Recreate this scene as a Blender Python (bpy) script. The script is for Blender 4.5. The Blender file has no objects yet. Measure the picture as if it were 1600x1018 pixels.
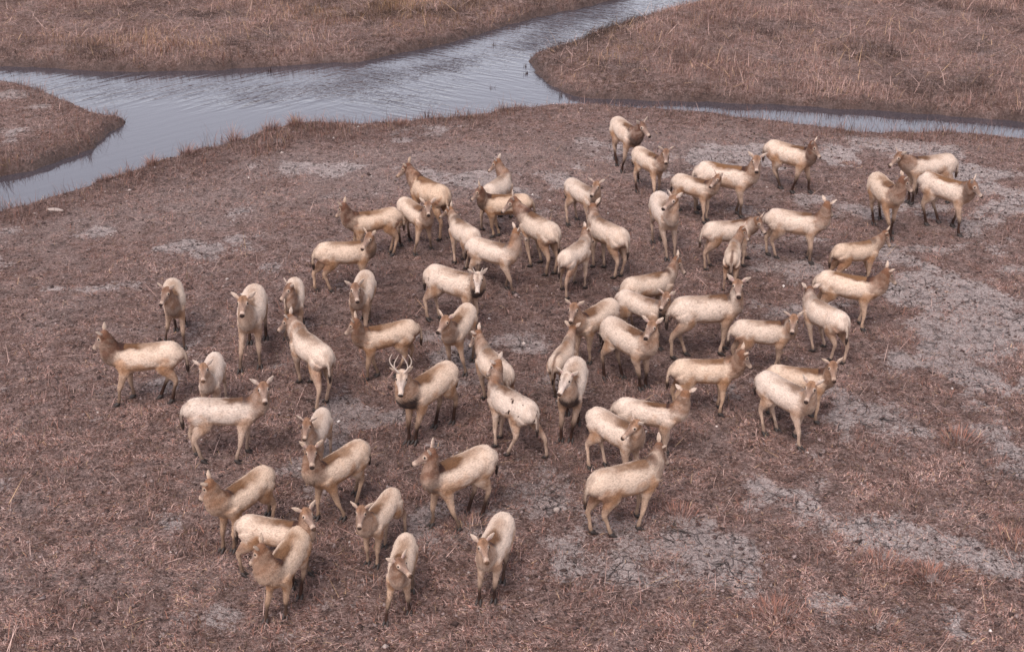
import bpy, math, random
import numpy as np
from math import radians, sin, cos, pi
from mathutils import Vector, Matrix

# ---------------------------------------------------------------- camera, sky, sun, exposure
sc = bpy.context.scene
COL = sc.collection
PITCH, CAM_H, FPX = radians(26.5), 12.4, 2100.0          # drone camera, focal length in 1600-px-wide picture pixels
cam_d = bpy.data.cameras.new('camera'); cam = bpy.data.objects.new('camera', cam_d); COL.objects.link(cam)
cam_d.sensor_width = 36; cam_d.lens = 36 * FPX / 1600; cam_d.clip_end = 2000
cam.location = (0, 0, CAM_H); cam.rotation_euler = (pi / 2 - PITCH, 0, 0)
sc.camera = cam

SUN_EL, SUN_AZ = radians(60), radians(205)                # azimuth clockwise from +Y
w = bpy.data.worlds.new('World'); sc.world = w; w.use_nodes = True
nt = w.node_tree; nt.nodes.clear()
out = nt.nodes.new('ShaderNodeOutputWorld'); bg = nt.nodes.new('ShaderNodeBackground')
sky = nt.nodes.new('ShaderNodeTexSky'); sky.sky_type = 'NISHITA'; sky.sun_disc = False
sky.sun_elevation = SUN_EL; sky.sun_rotation = SUN_AZ; sky.air_density = 1.0; sky.dust_density = 4.0; sky.ozone_density = 1.0
hs = nt.nodes.new('ShaderNodeHueSaturation'); hs.inputs['Saturation'].default_value = 0.41   # thin overcast: nearly grey sky
nt.links.new(sky.outputs[0], hs.inputs['Color'])
wtc = nt.nodes.new('ShaderNodeTexCoord'); wsep = nt.nodes.new('ShaderNodeSeparateXYZ'); nt.links.new(wtc.outputs['Generated'], wsep.inputs[0])
wr = nt.nodes.new('ShaderNodeMapRange'); wr.inputs['From Min'].default_value = 0.0; wr.inputs['From Max'].default_value = 0.75
wr.inputs['To Min'].default_value = 3.0; wr.inputs['To Max'].default_value = 1.0; nt.links.new(wsep.outputs[2], wr.inputs[0])
wm_ = nt.nodes.new('ShaderNodeVectorMath'); wm_.operation = 'SCALE'; nt.links.new(hs.outputs[0], wm_.inputs[0]); nt.links.new(wr.outputs[0], wm_.inputs['Scale'])
wt_ = nt.nodes.new('ShaderNodeVectorMath'); wt_.operation = 'MULTIPLY'; wt_.inputs[1].default_value = (1.06, .985, .99); nt.links.new(wm_.outputs[0], wt_.inputs[0])
nt.links.new(wt_.outputs[0], bg.inputs[0]); nt.links.new(bg.outputs[0], out.inputs[0])
bg.inputs[1].default_value = 0.105
sd = bpy.data.lights.new('sun', 'SUN'); sun = bpy.data.objects.new('sun', sd); COL.objects.link(sun)
sd.energy = 1.3; sd.angle = radians(32); sd.color = (1.0, 0.90, 0.82)
dv = Vector((sin(SUN_AZ) * cos(SUN_EL), cos(SUN_AZ) * cos(SUN_EL), sin(SUN_EL)))
sun.rotation_euler = dv.to_track_quat('Z', 'Y').to_euler()
vs = sc.view_settings; vs.view_transform = 'Standard'; vs.look = 'None'; vs.gamma = 1.0; vs.exposure = 0.58; vs.use_curve_mapping = False

# ---------------------------------------------------------------- helpers
FW = np.array([0, cos(PITCH), -sin(PITCH)]); UP = np.array([0, sin(PITCH), cos(PITCH)])
def at(x, y, z=0.0):
    """ground point that a given picture position shows"""
    d = FW + (x - 800) / FPX * np.array([1, 0, 0]) - (y - 509) / FPX * UP
    t = (z - CAM_H) / d[2]
    return np.array([d[0] * t, d[1] * t])

class Noise:
    def __init__(s, seed, n=128):
        s.g = np.random.RandomState(seed).rand(n, n, 4); s.n = n
    def __call__(s, x, y, k=0):
        x = np.asarray(x, float); y = np.asarray(y, float)
        xi = np.floor(x).astype(int); yi = np.floor(y).astype(int)
        fx = x - xi; fy = y - yi; fx = fx * fx * (3 - 2 * fx); fy = fy * fy * (3 - 2 * fy)
        n = s.n; a = xi % n; b = yi % n; a1 = (a + 1) % n; b1 = (b + 1) % n; g = s.g[:, :, k]
        return (g[a, b] * (1 - fx) + g[a1, b] * fx) * (1 - fy) + (g[a, b1] * (1 - fx) + g[a1, b1] * fx) * fy
NZ = Noise(7)
def fbm(x, y, sc_=1.0, oc=4, k=0, gain=.5):
    v = 0; a = 1; t = 0
    for i in range(oc):
        v = v + a * NZ(x * sc_ * 2 ** i + 13.7 * i, y * sc_ * 2 ** i + 5.1 * i, k); t += a; a *= gain
    return v / t

def tag(o, label=None, cat=None, group=None, kind=None):
    if label: o['label'] = label
    if cat: o['category'] = cat
    if group: o['group'] = group
    if kind: o['kind'] = kind
    return o

def mesh_np(name, V, Fs, mat=None, smooth=True, colors=None, parent=None):
    """V (n,3); Fs array (m,k) or list of arrays of faces"""
    me = bpy.data.meshes.new(name)
    Fs = Fs if isinstance(Fs, list) else [Fs]
    Fs = [np.asarray(f, np.int32) for f in Fs if len(f)]
    V = np.asarray(V, np.float32)
    tot = np.concatenate([np.full(len(f), f.shape[1], np.int32) for f in Fs])
    idx = np.concatenate([f.ravel() for f in Fs])
    me.vertices.add(len(V)); me.vertices.foreach_set('co', V.ravel())
    me.loops.add(len(idx)); me.loops.foreach_set('vertex_index', idx)
    me.polygons.add(len(tot)); st = np.zeros(len(tot), np.int32); st[1:] = np.cumsum(tot)[:-1]
    me.polygons.foreach_set('loop_start', st); me.polygons.foreach_set('loop_total', tot)
    me.polygons.foreach_set('use_smooth', np.full(len(tot), smooth))
    me.update(calc_edges=True)
    if colors is not None:
        for nm, c in colors.items():
            c = np.asarray(c, np.float32)
            if c.ndim == 1:
                at_ = me.attributes.new(nm, 'FLOAT', 'POINT'); at_.data.foreach_set('value', c)
            else:
                at_ = me.attributes.new(nm, 'FLOAT_COLOR', 'POINT')
                c4 = np.ones((len(c), 4), np.float32); c4[:, :3] = c; at_.data.foreach_set('color', c4.ravel())
    if mat: me.materials.append(mat)
    o = bpy.data.objects.new(name, me); COL.objects.link(o)
    if parent: o.parent = parent
    return o

def mat(name):
    m = bpy.data.materials.new(name); m.use_nodes = True
    t = m.node_tree; b = t.nodes['Principled BSDF']
    return m, t, b
def nd(t, typ, **kw):
    n = t.nodes.new(typ)
    for k, v in kw.items():
        if k.startswith('i_'): n.inputs[k[2:].replace('_', ' ')].default_value = v
        else: setattr(n, k, v)
    return n
def attr(t, name):
    n = t.nodes.new('ShaderNodeAttribute'); n.attribute_name = name; return n
def mixc(t, f, a, b, mode='MIX'):
    n = t.nodes.new('ShaderNodeMix'); n.data_type = 'RGBA'; n.blend_type = mode
    for s, v in ((0, f), (6, a), (7, b)):
        if hasattr(v, 'links') or hasattr(v, 'is_linked'): t.links.new(v, n.inputs[s])
        elif s == 0: n.inputs[0].default_value = v
        else: n.inputs[s].default_value = (*v, 1)
    return n.outputs[2]
def mth(t, op, a, b=None, c=None):
    n = t.nodes.new('ShaderNodeMath'); n.operation = op
    for i, v in enumerate((a, b, c)):
        if v is None: continue
        if hasattr(v, 'is_linked'): t.links.new(v, n.inputs[i])
        else: n.inputs[i].default_value = v
    return n.outputs[0]
def ramp(t, src, pts):
    n = t.nodes.new('ShaderNodeValToRGB'); e = n.color_ramp.elements
    while len(e) < len(pts): e.new(.5)
    for q, (p, c) in zip(e, pts): q.position = p; q.color = (*c, 1) if not isinstance(c, float) else (c, c, c, 1)
    t.links.new(src, n.inputs[0]); return n.outputs[0]

# ---------------------------------------------------------------- water outline (ground points)
WATER_Z = -0.25
main_px = [(-200, 88), (-60, 98), (0, 103), (60, 106), (130, 110), (220, 113), (300, 111), (400, 106), (500, 99), (560, 97), (640, 80), (700, 68),
           (760, 50), (820, 32), (880, 18), (950, 3), (1010, -12), (1090, -30), (1250, -48), (1300, -30), (1200, -18), (1120, -3), (1050, 12), (990, 30), (930, 50),
           (880, 70), (840, 82), (822, 95), (835, 110), (860, 130), (882, 145), (920, 153), (990, 157), (1060, 158), (1120, 160), (1200, 163),
           (1350, 172), (1500, 182), (1600, 192), (1700, 202), (1900, 222), (1900, 262), (1700, 232), (1600, 216), (1540, 211), (1500, 207), (1440, 207), (1400, 208), (1330, 205),
           (1250, 194), (1150, 182), (1080, 175), (1000, 168), (930, 163), (860, 164), (780, 172), (700, 186), (640, 189), (580, 194), (520, 193),
           (460, 192), (400, 207), (340, 228), (290, 238), (240, 255), (180, 273), (120, 295), (60, 314), (0, 330), (-80, 352), (-240, 400), (-420, 330)]
isl_px = [(-400, 105), (-200, 112), (-80, 122), (0, 134), (50, 143), (100, 161), (150, 183), (192, 191), (172, 206), (140, 231), (90, 252), (40, 267), (0, 277),
          (-80, 298), (-240, 335), (-420, 330)]
N0 = main_px.index((1900, 262)); NR = (main_px.index((1300, -30)), main_px.index((840, 82)))                            # from here on the outline is the near shore: the picture shows its bank top
POLY_M = np.array([at(x, y, WATER_Z) if (i < N0 and not NR[0] <= i <= NR[1]) or i == len(main_px) - 1 else at(x, y, 0) + np.array([0, .28]) for i, (x, y) in enumerate(main_px)]); POLY_I = np.array([at(x, y, WATER_Z) for x, y in isl_px])
def sdist(P, poly):
    best = np.full(len(P), 1e9); ins = np.zeros(len(P), bool)
    for i in range(len(poly)):
        a = poly[i]; b = poly[(i + 1) % len(poly)]; ab = b - a
        t = np.clip(((P - a) @ ab) / (ab @ ab + 1e-9), 0, 1)
        d = np.hypot(P[:, 0] - a[0] - t * ab[0], P[:, 1] - a[1] - t * ab[1]); best = np.minimum(best, d)
        if a[1] != b[1]:
            c = ((a[1] > P[:, 1]) != (b[1] > P[:, 1])) & (P[:, 0] < (b[0] - a[0]) * (P[:, 1] - a[1]) / (b[1] - a[1]) + a[0]); ins ^= c
    return np.where(ins, -best, best)
def shore(x, y):
    """signed distance to the water edge, negative in the water"""
    P = np.stack([x, y], 1)
    d = np.maximum(sdist(P, POLY_M), -sdist(P, POLY_I))
    return d + (fbm(x, y, 1.6, 3, 1) - .5) * .38
def sstep(a, b, v):
    t = np.clip((v - a) / (b - a), 0, 1); return t * t * (3 - 2 * t)

def seg_d(P, a, b_):
    ab = b_ - a; t_ = np.clip((P - a) @ ab / (ab @ ab), 0, 1); return np.linalg.norm(P - a - t_[:, None] * ab, axis=1), t_

def blobs(x, y, L):
    v = np.zeros_like(x)
    for px, py, rx, ry, s in L:
        c = at(px, py); e = at(px + rx, py); f = at(px, py - ry)
        ax = abs(e[0] - c[0]); ay = abs(f[1] - c[1])
        v += s * np.exp(-((x - c[0]) / ax) ** 2 - ((y - c[1]) / ay) ** 2)
    return v
BARE = [(1560, 300, 130, 45, 1), (1420, 330, 60, 25, .7), (1430, 450, 110, 45, .9), (1560, 500, 60, 40, .5), (1570, 610, 70, 22, .7), (1200, 785, 100, 35, .8), (1400, 845, 110, 40, .9),
        (1540, 885, 90, 35, 1), (1330, 930, 90, 22, .8), (1480, 965, 70, 25, .6), (760, 275, 190, 30, .8), (960, 235, 160, 22, .8), (1180, 240, 120, 18, .7), (1350, 235, 120, 14, .7), (520, 265, 130, 25, .6),
        (420, 310, 80, 20, .4), (110, 345, 50, 12, .5), (250, 410, 70, 14, .5), (290, 395, 60, 20, .4), (30, 740, 70, 22, .6), (50, 790, 80, 14, .6), (260, 795, 60, 16, .4), (200, 862, 90, 18, .6), (330, 990, 100, 16, .35),
        (830, 535, 60, 22, .6), (300, 430, 60, 16, .3), (720, 880, 80, 30, .3), (860, 970, 100, 20, .4), (1130, 880, 60, 25, .3), (560, 420, 40, 15, .3), (440, 590, 50, 14, .4), (905, 605, 40, 40, .3), (690, 670, 40, 14, .4),
        (1350, 640, 60, 18, .4), (1100, 720, 60, 18, .3), (1540, 680, 50, 20, .5)]
BARE = [(a, b, c, d, e * (.62 if a < 1100 else 1.05)) for a, b, c, d, e in BARE]      # driest on the right
DARKP = [(620, 460, 160, 60, .5), (830, 440, 200, 60, .6), (1050, 500, 180, 90, .6), (560, 640, 220, 80, .5), (800, 740, 250, 60, .5), (1000, 600, 120, 60, .4), (150, 640, 120, 40, .3),
         (180, 290, 120, 25, .7), (330, 260, 90, 22, .7), (440, 215, 80, 18, .6), (560, 212, 120, 14, .6), (820, 178, 140, 12, .4), (70, 330, 70, 15, .7), (60, 230, 80, 20, .5), (450, 820, 120, 60, .4), (650, 800, 120, 60, .3)]
def cover(x, y, sh=None):
    """bare cracked mud 0..1, dark trampled 0..1"""
    n1 = fbm(x, y, .9, 4, 2); n2 = fbm(x, y, .35, 3, 3)
    n0 = fbm(x + 40, y + 11, 1.7, 4, 1); b = blobs(x + (n1 - .5) * 2.2, y + (n0 - .5) * 3.0, BARE) * (.7 + .9 * (n0 - .2))
    bare = sstep(.26, .85, b * 1.05 + (n1 - .5) * 1.9 + (n2 - .5) * 1.0 + .14)
    dark = np.clip(blobs(x, y, DARKP) * .9 + (n2 - .5) * .8 + (n1 - .5) * .6, 0, 1)
    return bare, dark
def far_bank(x, y):
    """1 on the far banks across the water, where the grass is long"""
    c1 = at(880, 150); lim = np.interp(x, [-60, at(0, 115)[0], at(560, 97)[0], at(900, 150)[0], at(1600, 195)[0], 60],
                                      [at(0, 115)[1], at(0, 115)[1], at(560, 110)[1], at(900, 160)[1], at(1600, 201)[1], at(1600, 201)[1] - 2])
    return (y > lim).astype(float)
def height(x, y, sh):
    far = far_bank(x, y)
    top = .02 + far * .16 * sstep(0, 1.5, sh)
    z = np.where(sh > 0, WATER_Z + (top - WATER_Z) * sstep(-.05, .32, sh) ** .7, WATER_Z - .9 * sstep(0, 1.6, -sh))
    z = np.where(sh < 0, WATER_Z - np.clip(-sh * .9, 0, .8), z)
    z += (fbm(x, y, .18, 3, 0) - .5) * .16 * sstep(.3, 3, sh) * (.3 + far)
    z += (fbm(x, y, 2.2, 3, 1, .6) - .5) * .055 * sstep(-.3, .3, sh)
    z += (fbm(x, y, 6.5, 2, 2, .6) - .5) * .035 * sstep(-.3, .3, sh)
    return z

# ---------------------------------------------------------------- ground sheet
def axis(lo, hi, step, far, n):
    core = np.arange(lo, hi, step); g = np.geomspace(step, far, n)
    return np.concatenate([lo - np.cumsum(g)[::-1], core, hi + np.cumsum(g)])
gx = axis(-24, 24.5, .085, 30, 36); gy = axis(13, 60, .085, 30, 36)
X, Y = np.meshgrid(gx, gy); x = X.ravel(); y = Y.ravel()
sh = np.empty_like(x)
for i in range(0, len(x), 100000): sh[i:i + 100000] = shore(x[i:i + 100000], y[i:i + 100000])
z = height(x, y, sh)
bare, dark = cover(x, y)
far = far_bank(x, y)
bare = bare * (1 - far * .9) * sstep(.2, 1.2, sh)
isl = (sdist(np.stack([x, y], 1), POLY_I) < 0).astype(float)
wet = 1 - sstep(-.05, .45, sh + (fbm(x, y, 1.1, 2, 3) - .5) * .5)
nx, ny = len(gx), len(gy)
ii = (np.arange(ny - 1)[:, None] * nx + np.arange(nx - 1)[None]).ravel()
F = np.stack([ii, ii + 1, ii + nx + 1, ii + nx], 1)

dusty = np.clip(blobs(x, y, [(560, 265, 260, 34, .9), (300, 330, 220, 36, .8), (850, 250, 260, 30, .8), (1200, 225, 300, 22, .8), (60, 370, 120, 34, .6), (1480, 225, 200, 20, .5), (120, 470, 90, 30, .5), (180, 900, 200, 60, .35), (700, 300, 160, 20, .5)]) * (.55 + .9 * (fbm(x, y, .8, 3, 0))), 0, 1) * sstep(.8, 2.2, sh) * (1 - far)
gm, t, b = mat('marsh_mud')
tc = nd(t, 'ShaderNodeTexCoord'); P = tc.outputs['Object']
def noise(scale, detail=4, rough=.6, dist=0, vec=None):
    n = nd(t, 'ShaderNodeTexNoise'); n.inputs['Scale'].default_value = scale; n.inputs['Detail'].default_value = detail
    n.inputs['Roughness'].default_value = rough; n.inputs['Distortion'].default_value = dist; t.links.new(vec or P, n.inputs['Vector']); return n.outputs[0]
nf = noise(16, 6, .7); nm = noise(3.1, 5, .65); nh = noise(55, 3, .7); nb = noise(.7, 4, .6)
A_b, A_d, A_w, A_f = attr(t, 'bare').outputs['Fac'], attr(t, 'dark').outputs['Fac'], attr(t, 'wet').outputs['Fac'], attr(t, 'far').outputs['Fac']
nf2 = noise(34, 4, .75, .6)
nx_ = mth(t, 'ADD', mth(t, 'MULTIPLY', nf, .55), mth(t, 'MULTIPLY', nf2, .45))
litter = ramp(t, nx_, [(.37, (.068, .037, .031)), (.45, (.195, .125, .110)), (.52, (.31, .215, .193)), (.60, (.47, .355, .325))])
red = ramp(t, nx_, [(.38, (.050, .022, .017)), (.47, (.13, .070, .056)), (.53, (.21, .128, .105)), (.61, (.34, .23, .195))])
pale = ramp(t, nx_, [(.36, (.095, .060, .054)), (.46, (.235, .170, .155)), (.54, (.34, .258, .238)), (.62, (.48, .375, .345))])
lit = mixc(t, ramp(t, nm, [(.42, 0.0), (.62, 1.0)]), litter, red)
A_p = attr(t, 'dusty').outputs['Fac']
lit = mixc(t, ramp(t, mth(t, 'MULTIPLY_ADD', A_p, .32, nb), [(.52, 0.0), (.74, .95)]), lit, pale)
mudc = ramp(t, nx_, [(.36, (.225, .168, .157)), (.44, (.40, .327, .310)), (.52, (.51, .43, .412)), (.62, (.61, .53, .51))])
vd = nd(t, 'ShaderNodeVectorMath', operation='ADD'); nz = nd(t, 'ShaderNodeTexNoise'); nz.inputs['Scale'].default_value = 3.0; nz.inputs['Detail'].default_value = 3
t.links.new(P, nz.inputs['Vector'])
vs1 = nd(t, 'ShaderNodeVectorMath', operation='SCALE'); vs1.inputs['Scale'].default_value = .35; t.links.new(nz.outputs['Color'], vs1.inputs[0])
t.links.new(P, vd.inputs[0]); t.links.new(vs1.outputs[0], vd.inputs[1])
def crack(scale, wdt):
    v = nd(t, 'ShaderNodeTexVoronoi', feature='DISTANCE_TO_EDGE', voronoi_dimensions='2D'); v.inputs['Scale'].default_value = scale
    t.links.new(vd.outputs[0], v.inputs['Vector']); return ramp(t, v.outputs['Distance'], [(0.0, 1.0), (wdt, .0)])
nq = noise(2.2, 3, .6)
ck = mth(t, 'MULTIPLY', mth(t, 'MAXIMUM', crack(2.3, .050), mth(t, 'MULTIPLY', crack(5.2, .08), .7)), ramp(t, nq, [(.40, .15), (.56, 1.0)]))
ckm = mth(t, 'MULTIPLY', ck, ramp(t, nb, [(.38, .25), (.6, 1.0)]))
mud = mixc(t, mth(t, 'MULTIPLY', ckm, .92), mudc, (.032, .022, .021))
bm = mth(t, 'MULTIPLY_ADD', mth(t, 'SUBTRACT', nm, .5), 1.6, mth(t, 'MULTIPLY_ADD', mth(t, 'SUBTRACT', nf, .5), 1.8, A_b))
bm = ramp(t, bm, [(.30, 0.0), (.66, 1.0)])
c = mixc(t, bm, lit, mud)
dk = mixc(t, mth(t, 'MULTIPLY', A_d, .65), c, (.42, .37, .37), 'MULTIPLY')
nk5 = noise(5.5, 5, .7, .5)
speck = mixc(t, 1.0, ramp(t, nh, [(.38, .40), (.46, 1.0), (.57, 1.0), (.64, 1.45)]), ramp(t, nk5, [(.38, .42), (.47, .97), (.6, 1.12)]), 'MULTIPLY')  # dark spots paint shade of holes, clumps and crevices into the colour; pale flecks too
c2 = mixc(t, .95, dk, speck, 'MULTIPLY')
c3 = mixc(t, mth(t, 'MULTIPLY', A_w, .75), c2, (.075, .052, .047))
t.links.new(c3, b.inputs['Base Color'])
rg = mth(t, 'MULTIPLY_ADD', A_w, -.4, .92); t.links.new(rg, b.inputs['Roughness']); b.inputs['Specular IOR Level'].default_value = .25
bh = mth(t, 'ADD', mth(t, 'MULTIPLY', nf, .9), mth(t, 'MULTIPLY', nh, .25))
bh = mth(t, 'SUBTRACT', bh, mth(t, 'MULTIPLY', mth(t, 'MULTIPLY', ckm, bm), .9))
bp = nd(t, 'ShaderNodeBump'); bp.inputs['Strength'].default_value = 1.0; bp.inputs['Distance'].default_value = .13
t.links.new(bh, bp.inputs['Height']); t.links.new(bp.outputs[0], b.inputs['Normal'])
g = mesh_np('ground', np.stack([x, y, z], 1), F, gm, True, {'bare': bare, 'dark': dark, 'wet': wet, 'far': far, 'dusty': dusty})
tag(g, kind='structure')
ZG = z.reshape(ny, nx)
def ground_z(px, py):
    px = np.atleast_1d(np.asarray(px, float)); py = np.atleast_1d(np.asarray(py, float))
    i = np.clip(np.searchsorted(gx, px) - 1, 0, nx - 2); j = np.clip(np.searchsorted(gy, py) - 1, 0, ny - 2)
    u = (px - gx[i]) / (gx[i + 1] - gx[i]); v = (py - gy[j]) / (gy[j + 1] - gy[j])
    return (ZG[j, i] * (1 - u) + ZG[j, i + 1] * u) * (1 - v) + (ZG[j + 1, i] * (1 - u) + ZG[j + 1, i + 1] * u) * v
SH = sh.reshape(ny, nx); BR = np.clip(bare + .45 * dusty, 0, 1).reshape(ny, nx); DK = dark.reshape(ny, nx)
def gsamp(A, px, py):
    i = np.clip(np.searchsorted(gx, px) - 1, 0, nx - 1); j = np.clip(np.searchsorted(gy, py) - 1, 0, ny - 1); return A[j, i]

# ---------------------------------------------------------------- water
RX0 = at(470, 105, WATER_Z)[0]
wm, t, b = mat('silty_water')
b.inputs['Base Color'].default_value = (.052, .047, .058, 1); b.inputs['Roughness'].default_value = .02; b.inputs['IOR'].default_value = 2.1
tc = nd(t, 'ShaderNodeTexCoord')
def ripple(deg, sx, sy, scale):
    vr = nd(t, 'ShaderNodeVectorRotate', rotation_type='Z_AXIS'); vr.inputs['Angle'].default_value = radians(-deg); t.links.new(tc.outputs['Object'], vr.inputs['Vector'])
    mp = nd(t, 'ShaderNodeMapping'); mp.inputs['Scale'].default_value = (sx, sy, 1); t.links.new(vr.outputs[0], mp.inputs[0])
    n = nd(t, 'ShaderNodeTexNoise'); n.inputs['Scale'].default_value = scale; n.inputs['Detail'].default_value = 1.5; n.inputs['Distortion'].default_value = .35
    t.links.new(mp.outputs[0], n.inputs['Vector']); return n.outputs[0]
sep = nd(t, 'ShaderNodeSeparateXYZ'); t.links.new(tc.outputs['Object'], sep.inputs[0])
right = nd(t, 'ShaderNodeMapRange'); right.inputs['From Min'].default_value = RX0; right.inputs['From Max'].default_value = RX0 + 3.5; t.links.new(sep.outputs[0], right.inputs[0])
ra, rb = ripple(46, .75, 3.6, 1.0), ripple(-32, .9, 4.2, 1.25)
mx = nd(t, 'ShaderNodeMix'); t.links.new(right.outputs[0], mx.inputs[0]); t.links.new(ra, mx.inputs[2]); t.links.new(rb, mx.inputs[3])
# the near reach lies in the lee and is smooth: ripple strength grows towards the far bank (baked on the mesh)
amp = mth(t, 'MULTIPLY_ADD', attr(t, 'breeze').outputs['Fac'], 1.0, .025)
hh = mth(t, 'MULTIPLY', mth(t, 'ADD', mth(t, 'MULTIPLY', mth(t, 'SUBTRACT', mx.outputs[0], .5), 1.0), mth(t, 'MULTIPLY', mth(t, 'SUBTRACT', ripple(8, 2, 6, 2.2), .5), .22)), amp)
bp = nd(t, 'ShaderNodeBump'); bp.inputs['Strength'].default_value = 1.0; bp.inputs['Distance'].default_value = .12
t.links.new(hh, bp.inputs['Height']); t.links.new(bp.outputs[0], b.inputs['Normal'])
wx = np.arange(-60, 60.1, .5); wy = np.arange(10, 120.1, .5); WX, WY = np.meshgrid(wx, wy); nwx, nwy = len(wx), len(wy)
k = (np.arange(nwy - 1)[:, None] * nwx + np.arange(nwx - 1)[None]).ravel()
farline = np.array([at(px_, py_, WATER_Z) for px_, py_ in ((-200, 88), (0, 103), (220, 113), (400, 106), (560, 97), (700, 68), (820, 32), (950, 3), (1250, -48))])
dl = np.full(WX.size, 1e9); WP = np.stack([WX.ravel(), WY.ravel()], 1)
for a_, b_ in zip(farline[:-1], farline[1:]): dl = np.minimum(dl, seg_d(WP, a_, b_)[0])
dl += (fbm(WP[:, 0], WP[:, 1], .3, 3, 2) - .5) * 4
breeze = (1 - sstep(1.0, 6.0, dl)) * (.35 + .95 * sstep(.35, .7, fbm(WP[:, 0], WP[:, 1], .35, 2, 1)))
breeze *= .25 + .75 * sstep(.5, 1.8, dl)
breeze = np.maximum(breeze, .08 * sstep(at(480, 150)[0], at(700, 150)[0], WP[:, 0]) * sstep(at(900, 150)[0], at(840, 150)[0], WP[:, 0] - .12 * (WP[:, 1] - at(900, 150)[1])))
wo = mesh_np('water', np.stack([WX.ravel(), WY.ravel(), np.full(WX.size, WATER_Z)], 1), np.stack([k, k + 1, k + nwx + 1, k + nwx], 1), wm, True, {'breeze': breeze})
tag(wo, kind='structure')

# ---------------------------------------------------------------- grass and litter (uncountable: "stuff")
def straw_material(name, rough=.8):
    m, t, b = mat(name)
    t.links.new(attr(t, 'tint').outputs['Color'], b.inputs['Base Color']); b.inputs['Roughness'].default_value = rough
    b.inputs['Specular IOR Level'].default_value = .2
    return m
straw = straw_material('dry_straw')
PAL = np.array([1.05, .955, .92]) * np.array([(.43, .335, .305), (.37, .27, .245), (.27, .185, .168), (.17, .108, .098), (.085, .052, .048), (.28, .15, .115), (.42, .31, .20), (.16, .125, .085)])
def blades(P, L, W, az, lean, rs, tint, curl=.6):
    """n blades: 5 verts each; lean 0 upright .. 1 flat"""
    n = len(P)
    d = np.stack([np.cos(az), np.sin(az)], 1); s = np.stack([-np.sin(az + rs.uniform(-.8, .8, n)), np.cos(az)], 1)
    an = lean * pi / 2
    h1 = L * .5 * np.cos(an); r1 = L * .5 * np.sin(an)
    an2 = np.clip(an + curl * rs.uniform(.2, 1, n) * (1 - lean * .6), 0, pi * .56)
    h2 = h1 + L * .5 * np.cos(an2); r2 = r1 + L * .5 * np.sin(an2)
    V = np.zeros((n, 5, 3))
    for k_, (h, r, ww) in enumerate(((0 * h1, 0 * h1, 1), (0 * h1, 0 * h1, -1), (h1, r1, .8), (h1, r1, -.8), (h2, r2, 0))):
        V[:, k_, :2] = P[:, :2] + d * r[:, None] + s * (W * ww * .5)[:, None]; V[:, k_, 2] = P[:, 2] + h
    b_ = np.arange(n)[:, None] * 5
    q = b_ + np.array([0, 1, 3, 2]); tr = b_ + np.array([2, 3, 4])
    return V.reshape(-1, 3), q, tr, np.repeat(tint, 5, 0)
def tints(rs, n, w_):
    c_ = PAL[rs.choice(len(PAL), n, p=np.array(w_) / sum(w_))]
    return c_ * rs.uniform(.75, 1.25, (n, 1))
def sample_view(rs, n, y0=-14, y1=1035, zpow=1.0):
    """random ground points, evenly over the ground the picture shows (denser close by)"""
    a = at(800, y1)[1]; c_ = at(800, y0)[1]
    u = rs.rand(n); yy = a * (c_ / a) ** u if zpow == 0 else (a ** zpow + u * (c_ ** zpow - a ** zpow)) ** (1 / zpow)
    hw = .41 * (yy * cos(PITCH) + CAM_H * sin(PITCH)) + .8
    return rs.uniform(-1, 1, n) * hw, yy
def build_blades(name, parts, label, cat):
    V = []; Q = []; T = []; C = []; o_ = 0
    for v, q, tr, c_ in parts:
        V.append(v); Q.append(q + o_); T.append(tr + o_); C.append(c_); o_ += len(v)
    ob = mesh_np(name, np.concatenate(V), [np.concatenate(Q), np.concatenate(T)], straw, False, {'tint': np.concatenate(C)})
    tag(ob, label, cat, kind='stuff'); return ob
rs = np.random.RandomState(3)
# flat litter on the near flat
N = 900000
px, py = sample_view(rs, N, zpow=.6)
s_ = gsamp(SH, px, py); br = gsamp(BR, px, py); fr = far_bank(px, py); dkk = gsamp(DK, px, py)
pat = fbm(px, py, 1.3, 3, 1)
keep = (s_ > .12) & (rs.rand(N) < np.clip((1 - br * .8) * (.25 + 1.5 * sstep(.35, .65, pat)), .05, 1) * (1 - .35 * fr))
px, py, pat, dkk, br = px[keep], py[keep], pat[keep], dkk[keep], br[keep]; n = len(px)
flow = fbm(px, py, .5, 2, 2) * 12
P3 = np.stack([px, py, ground_z(px, py) + .004], 1)
tn = tints(rs, n, [2.2, 2.2, 2.0, 2.2, 3.2, 1.4, .5, .3])
clp = fbm(px, py, 4.5, 3, 0); tn = tn * (.55 + .75 * sstep(.34, .62, clp))[:, None]
tn *= (1 - .42 * dkk)[:, None]
parts = [blades(P3, rs.gamma(3, .017, n) + .015, rs.uniform(.005, .010, n), flow + rs.normal(0, 1.1, n), np.clip(rs.normal(.85, .14, n), .2, 1), rs, tn, .5)]
build_blades('grass_litter', parts, 'short dry brown grass and trampled straw litter covering the mud flat', 'dry grass')
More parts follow.
